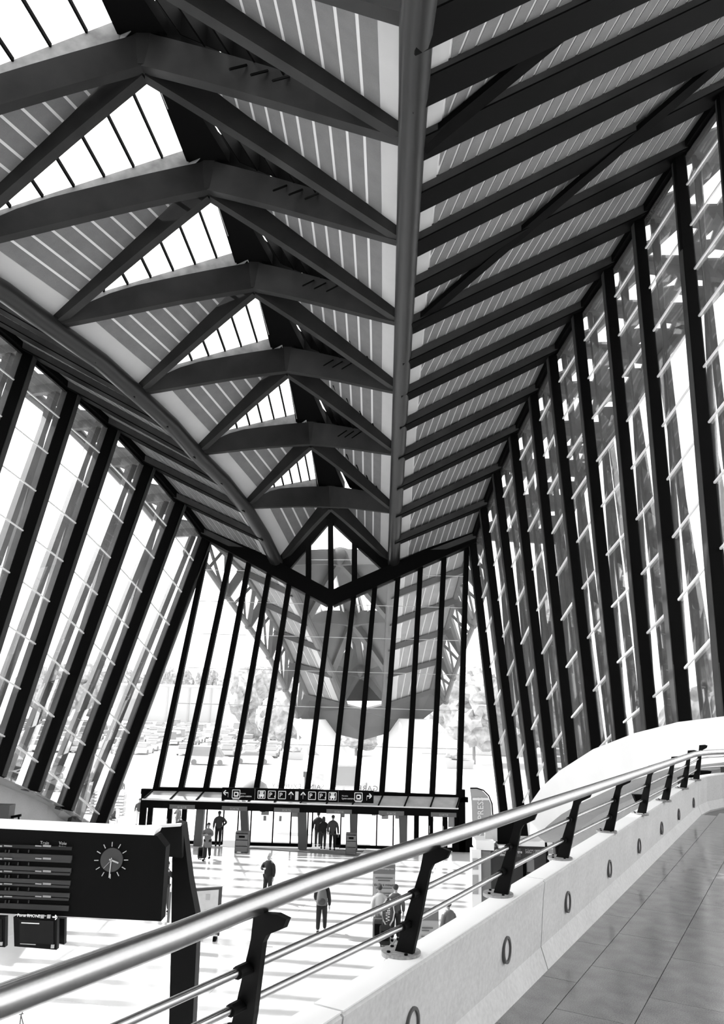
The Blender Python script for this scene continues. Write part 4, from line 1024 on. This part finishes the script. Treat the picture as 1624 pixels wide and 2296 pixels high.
person('person in a dark hooded jacket, middle of three leaving by the open door', onz(724, 1905, 0), 1.66, .0, 'down', 'down', -.16, BLK, CHR, hood=True)
person('person in black pulling a case, rightmost of the three leaving by the open door', onz(745, 1908, 0), 1.80, -.05, 'pull', 'down', .12, CHR, BLK, coat=.80)
person('man in a dark jacket over a white shirt standing alone on the hall floor', onz(599, 2021, 0), 1.80, PI*.86, 'chest', 'down', .05, BLK, BLK, hair=HAIRL, coat=.85)
bpk, bx_ = person('man with a grey backpack walking away across the hall', onz(720, 2094, 0), 1.80, -.05, 'swing_b', 'swing_f', .20, BLK, BLK)
p = onz(720, 2094, 0)
t = thing('backpack', 'grey backpack worn by the man walking away', 'backpack', p+V((0, -.22, 1.2)))
m = MB(); rings = []
for z, sx, sy in ((.98, .17, .08), (1.05, .19, .11), (1.25, .18, .11), (1.42, .15, .09), (1.5, .10, .05)):
    rings.append([p+V((sx*math.cos(a), -.25+sy*math.sin(a), z)) for a in [2*PI*k/12 for k in range(12)]])
m.loft(rings); m.build('pack_body', MID, t, True); m = MB(); m.ball(p+V((0, -.34, 1.12)), .14, .05, .12, 10, 6); m.build('front_pocket', CHR, t, True)
for sx in (-1, 1):
    m = MB(); m.tube([p+V((sx*.12, -.18, 1.45)), p+V((sx*.14, 0, 1.53)), p+V((sx*.15, .16, 1.35)), p+V((sx*.15, -.1, 1.05))], .02, 6); m.build('strap', CHR, t)
person('woman in pale clothes pulling luggage, left one of the couple', onz(850, 2104, 0), 1.70, .05, 'down', 'pull', .12, PALE, PALE)
person('man in a grey jacket and black trousers, right one of the couple', onz(886, 2113, 0), 1.82, -.02, 'down', 'down', .16, mat('jacket_grey', .075, .9), BLK)
p = onz(868, 2107, 0); c = p+V((0, -.45, 1.0))
t = thing('racket_bag', 'oval dark racket bag with white lettering and pale edges carried by the couple', 'bag', c)
m = MB(); m.ball(c, .21, .10, .43, 16, 10); m.build('bag_body', mat('bag_dark', .05, .7), t, True)
for sx in (-1, 1):
    m = MB(); m.tube([c+V((sx*.05, -.08, -.43)), c+V((sx*.17, -.07, -.24)), c+V((sx*.215, -.06, 0)), c+V((sx*.17, -.07, .24)), c+V((sx*.05, -.06, .42))], .026, 6); m.build('pale_edge', PALE, t, True)
text('Wilson', c+V((.065, -.105, -.30)), (0, 0, 1), (-1, 0, 0), .21, WHITE, t)
def suitcase(label, p, w, d, h, mt, handle=True, soft=False):
    t = thing('suitcase', label, 'suitcase', p); m = MB(); rings = []
    for z, k in ((.06, .92), (.12, 1.0), (h*.9, 1.0), (h, .88)):
        rings.append([p+V((sx*w/2*k, sy*d/2*k, z)) for sx, sy in ((-1, -.7), (-.8, -1), (.8, -1), (1, -.7), (1, .7), (.8, 1), (-.8, 1), (-1, .7))])
    m.loft(rings); m.build('case_body', mt, t)
    for sx in (-1, 1):
        m = MB(); m.disc(p+V((sx*w*.36-.02, -d*.3, .04)), .04, .04, (1, 0, 0), 10); m.build('wheel', BLACK, t)
    if handle:
        m = MB(); m.tube([p+V((-w*.25, d*.3, h)), p+V((-w*.25, d*.3, h+.35)), p+V((w*.25, d*.3, h+.35)), p+V((w*.25, d*.3, h))], .012, 6); m.build('pull_handle', DGREY, t)
    m = MB(); m.box(p+V((0, -d*.5-.005, h*.55)), w*.7, .02, h*.5); m.build('front_pocket', BLACK, t)
    return t
suitcase('black wheeled suitcase pulled right behind the couple', onz(863, 2121, 0), .36, .26, .62, BLK)
p = onz(849, 2110, 0); t = suitcase('bulky dark travel bag on wheels beside the pale woman', p, .42, .34, .72, CHR)
suitcase('slim dark suitcase standing to the right of the couple', onz(900, 2103, 0), .20, .30, .50, MID)
suitcase('dark suitcase pulled by the rightmost person at the open door', onz(756, 1902, 0), .40, .26, .70, BLK)
suitcase('black bag at the side of the woman in the long coat', onz(452, 1927, 0)+V((0, .1, 0)), .42, .3, .55, BLK)
person('person in grey seen above the parapet edge, right of the second poster', onz(1006, 2152, 0), 1.72, .5, 'down', 'down', .1, MID, CHR)
person('man in black leaning on a white ticket machine, seen through the board cut-out', onz(367, 2046, 0), 1.80, -.9, 'reach', 'down', .12, BLK, CHR)
p = onz(388, 2072, 0); t = thing('ticket_machine', 'narrow white ticket machine half hidden by the black mast', 'machine', p)
m = MB(); m.box(p+V((.05, 0, .62)), .42, .4, 1.25); m.build('machine_body', WHITE, t); m = MB(); m.box(p+V((-.14, -.21, .6)), .08, .02, 1.0); m.build('edge_strip', DGREY, t); m = MB(); m.box(p+V((.1, -.21, .95)), .18, .02, .22); m.build('screen', GREY, t)
person('man in a dark shirt and pale trousers walking outside left of the entrance', onz(309, 1850, 0), 1.55, PI+.2, 'down', 'swing_f', .12, CHR, PALE)
person('person in dark clothes behind the leftmost glass door', onz(397, 1869, 0), 1.62, PI*.7, 'chest', 'down', .0, CHR, BLK)
sp, _ = person('person sitting on a terrace chair outside beyond the left corner of the glass', onz(252, 1852, 0), 1.6, PI*.75, 'chest', 'reach', 0, CHR, CHR, hair=HAIRL, seated=True)
p = onz(252, 1852, 0); t = thing('terrace_chair', 'light terrace chair under the sitting person outside', 'chair', p)
m = MB(); m.box(p+V((0, 0, .41)), .46, .46, .04); m.build('seat', PALE, t); m = MB(); m.box(p+V((.2, .2, .7)), .42, .05, .5, rz=-.78); m.build('backrest', PALE, t)
for sx, sy in ((-1, -1), (1, -1), (1, 1), (-1, 1)):
    m = MB(); m.beam(p+V((sx*.2, sy*.2, 0)), p+V((sx*.2, sy*.2, .4)), .04, .04); m.build('leg', GREY, t)
person('faint person standing further out beyond the terrace furniture', onz(269, 1797, 0), 1.6, PI, 'down', 'down', .05, MID, PALE)

# ------------------------------------------------------------------ terrace and forecourt
for i, (px, py, lb) in enumerate(((262, 1826, 'stack of slatted terrace chairs outside the left corner'), (190, 1822, 'low stack of slatted furniture seen between the last left mullions'))):
    p = onz(px, py, 0); t = thing('chair_stack', lb, 'chairs', p)
    for k in range(7):
        m = MB(); m.box(p+V((0, 0, .12+.2*k)), 1.3 if i else 1.0, .6, .07); m.build('slat', GREY if k % 2 else LGREY, t)
    for sx in (-1, 1):
        m = MB(); m.box(p+V((sx*.45, 0, .7)), .08, .5, 1.4); m.build('leg', GREY, t)
random.seed(3)
def crown(name, c, r, hz, m, parent, n=5, sub=3):
    b = MB(); bm = bmesh.new(); bmesh.ops.create_icosphere(bm, subdivisions=sub, radius=1)
    vs_ = [v.co.copy() for v in bm.verts]; fs = [tuple(v.index for v in f.verts) for f in bm.faces]; bm.free()
    for k in range(n):
        o = V((random.uniform(-.5, .5)*r, random.uniform(-.5, .5)*r, random.uniform(-.45, .5)*hz)); q = random.uniform(.45, .7)
        b.add([c+o+V((v.x*r*q, v.y*r*q, v.z*hz*q))*random.choice((.78, .9, 1.0, 1.12, 1.22)) for v in vs_], fs)
    return b.build(name, m, parent)
def tree(label, px, ytop, Y, r, group=None):
    t0_ = at(px, ytop, Y); base = V((t0_.x, Y, 0)); H_ = max(t0_.z, 2.5)
    t = thing('tree', label, 'tree', base, group); b = MB(); b.tube([base, base+V((0, 0, H_*.5))], .22, 8, .12); b.build('trunk', BARK, t)
    crown('crown', base+V((0, 0, H_*.62)), r, H_*.48, LEAF, t, 9)
for (px, yt, Y, r, lb) in ((590, 1502, 130, 5.5, 'feathery tall tree left of the concrete fork'), (1062, 1538, 101, 5.5, 'bushy tree beyond the right end of the gable'), (640, 1560, 120, 4, 'lower round tree beside the feathery tall tree'),
                           (800, 1622, 110, 3.0, 'small tree seen between the arms of the concrete fork'), (105, 1505, 153.7, 5, 'tree seen between the left mullions'), (190, 1500, 170, 7, 'wider tree further right behind the left mullions'),
                           (1240, 1560, 110, 5, 'tree seen low through the right glass wall'), (1590, 1545, 60, 3.5, 'tree seen through the far right pane above the ramp shell')):
    tree(lb, px, yt, Y, r)
ORDW = ['first', 'second', 'third', 'fourth', 'fifth', 'sixth', 'seventh']
for px in range(285, 560, 44): tree('pale distant tree above the long grey shed, %s from the left' % ORDW[(px-285)//44], px, 1512+random.uniform(-8, 10), 235, 4.2, 'tree line above the shed')
for q_, px in enumerate((1000, 1040, 1090, 1140, 1190)): tree('distant tree right of the gable, %s from the left in its dark line' % ORDW[q_], px, 1530+random.uniform(-10, 8), 150, 3.6, 'tree line right of the gable')
sh_a, sh_b = at(255, 1545, 205), at(700, 1545, 205)
m = MB(); m.box(((sh_a.x+sh_b.x)/2, 215, 4.6), sh_b.x-sh_a.x, 18, 9.2); shd = tag(m.build('long_shed', mat('shed_grey', .34, .8)), 'long low grey shed behind the car park', 'building')
m = MB(); m.box(((sh_a.x+sh_b.x)/2, 205.9, 9.1), sh_b.x-sh_a.x, .3, .5); m.build('roof_edge', WHITE, shd)
for k in range(9):
    m = MB(); m.box((lerp(sh_a.x, sh_b.x, .05+.11*k), 205.9, 4.3), .25, .2, 8.4); m.build('wall_rib', mat('shed_rib', .28, .8), shd)
c = onz(527, 1596, 0); c = at(527, 1580, 176); c.z = 0
m = MB(); m.box(c+V((0, 0, 4)), 5.5, 5, 8.0); hs = tag(m.build('small_building', WHITE), 'small white building with two dark windows above the cars', 'building')
for sx in (-.5, .5):
    m = MB(); m.box(c+V((sx, -2.55, 5.0)), .8, .1, .8); m.build('window', GREY, hs)
c = at(1010, 1650, 120); c.z = 0
m = MB(); m.box(c+V((3, 0, 1.6)), 16, 6, 3.2); hs = tag(m.build('low_pavilion', LGREY), 'low pale pavilion right of the concrete fork', 'building')
m = MB(); m.prism([c+V((-6, -4, 3.2)), c+V((12, -4, 3.2)), c+V((9, 0, 4.6)), c+V((-3, 0, 4.6))], (0, 5, 0)); m.build('roof', WHITE, hs)
for i, (px, py, w_, lb) in enumerate(((655, 1702, 3.0, 'grey planter box with a low shrub left of the concrete fork'), (1030, 1722, 3.4, 'grey planter box with a shrub right of the gable'), (122, 1772, 1.7, 'planter with a small bush seen through the left glass'), (708, 1692, 2.4, 'planter box further back beside the concrete fork'))):
    p = onz(px, py, 0); t = thing('planter', lb, 'planter', p); m = MB()
    m.loft([[p+V((sx*w_*.45, sy*.6, 0)) for sx, sy in ((-1, -1), (1, -1), (1, 1), (-1, 1))], [p+V((sx*w_*.5, sy*.7, .9)) for sx, sy in ((-1, -1), (1, -1), (1, 1), (-1, 1))]]); m.build('box', GREY, t)
    crown('shrub', p+V((0, 0, 1.3)), w_*.42, .7, LEAF, t, 5, 1)
for i, (px, py, yt, lb) in enumerate(((668, 1692, 1560, 'slim pale lamp post left of the concrete fork'), (1003, 1700, 1590, 'slim banded lamp post right of the concrete fork'), (106, 1640, 1425, 'tall mast far off behind the left mullions'))):
    p = onz(px, py, 0); q = at(px+2, yt, p.y); t = thing('lamp_post', lb, 'lamp', p); m = MB(); m.tube([p, q], .14, 8); m.build('pole', LGREY, t); m = MB(); m.box(q+V((0, 0, .1)), .7, .4, .2); m.build('lamp_head', GREY, t)
# cars
def car_mesh(kind, paint):
    b = MB(); L, W_, H_ = {'hatchback': (4.0, 1.72, 1.48), 'saloon': (4.5, 1.78, 1.42), 'van': (4.7, 1.85, 2.0)}[kind]
    def ring(y, w, z0, z1): return [V((-w/2, y, z0)), V((w/2, y, z0)), V((w/2*.98, y, lerp(z0, z1, .7))), V((w/2*.9, y, z1)), V((-w/2*.9, y, z1)), V((-w/2*.98, y, lerp(z0, z1, .7)))]
    b.cur = 0; b.loft([ring(-L/2, W_*.85, .3, .62), ring(-L/2+.25, W_, .22, .82), ring(-.6, W_, .2, .92), ring(.9, W_, .2, .92), ring(L/2-.2, W_, .22, .84 if kind != 'van' else .95), ring(L/2, W_*.88, .3, .7)])
    y0, y1, y2, y3 = {'hatchback': (-1.25, -.45, 1.3, 1.85), 'saloon': (-1.1, -.35, .95, 1.6), 'van': (-1.7, -1.0, 2.1, 2.28)}[kind]
    b.cur = 1; b.loft([ring(y0, W_*.86, .88, .93), ring(y1, W_*.84, .88, H_-.05), ring(y2, W_*.84, .88, H_-.06), ring(y3, W_*.84, .88, .95)])
    b.cur = 0; b.box((0, (y1+y2)/2, H_-.02), W_*.72, (y2-y1)*1.02, .06)
    b.cur = 2
    for sx in (-1, 1):
        for y in (-L*.31, L*.31): b.disc((sx*W_*.5-.1, y, .31), .31, .2, (1, 0, 0), 12)
    return b
n_ = 0; protos = {}
KL = {0: 'white', 1: 'silver', 2: 'grey'}
ORDI = ['first', 'second', 'third', 'fourth', 'fifth', 'sixth', 'seventh', 'eighth', 'ninth', 'tenth', '11th', '12th', '13th', '14th', '15th', '16th', '17th', '18th', '19th', '20th', '21st', '22nd', '23rd', '24th', '25th', '26th', '27th', '28th', '29th', '30th', '31st', '32nd', '33rd']
def place_car(x, y, rz, where, group, k):
    kind = random.choice(['hatchback', 'hatchback', 'saloon', 'van']); ci = random.choice([0, 0, 1, 2])
    if (kind, ci) not in protos:
        o = car_mesh(kind, ci).build('car', [CARW[ci], CARG, TYRE], None, False); protos[(kind, ci)] = o
    else:
        o = protos[(kind, ci)].copy(); COL.objects.link(o)
    o.location = (x, y, -.02); o.rotation_euler = (0, 0, rz)
    tag(o, '%s %s, %s car from the left in the %s' % (KL[ci], kind, ORDI[k], where), 'car', group)
for r, Y in enumerate((104, 110.5, 122, 128.5, 141, 147.5, 160, 167)):
    x = -.475*Y; k = 0
    while x < -.10*Y:
        if random.random() > .2: place_car(x, Y+random.uniform(-.3, .3), random.choice([0, PI]), '%s row of the car park' % ORDI[r], 'cars parked in rows beyond the forecourt', k); k += 1
        x += 2.75
for r, Y in enumerate((98, 105, 118, 125)):
    x = .25*Y; k = 0
    while x < .42*Y:
        if random.random() > .25: place_car(x, Y, random.choice([0, PI]), '%s row seen through the right glass' % ORDI[r], 'cars parked beyond the right glass wall', k); k += 1
        x += 2.75
for (px, py, kd) in ((467, 1714, 'van'), (568, 1712, 'saloon')):
    p = onz(px, py, 0); o = car_mesh(kd, 0).build('car', [CARW[0], CARG, TYRE]); o.location = p; o.rotation_euler = (0, 0, PI/2)
    tag(o, 'pale %s driving along the road in front of the car park' % kd, 'car')
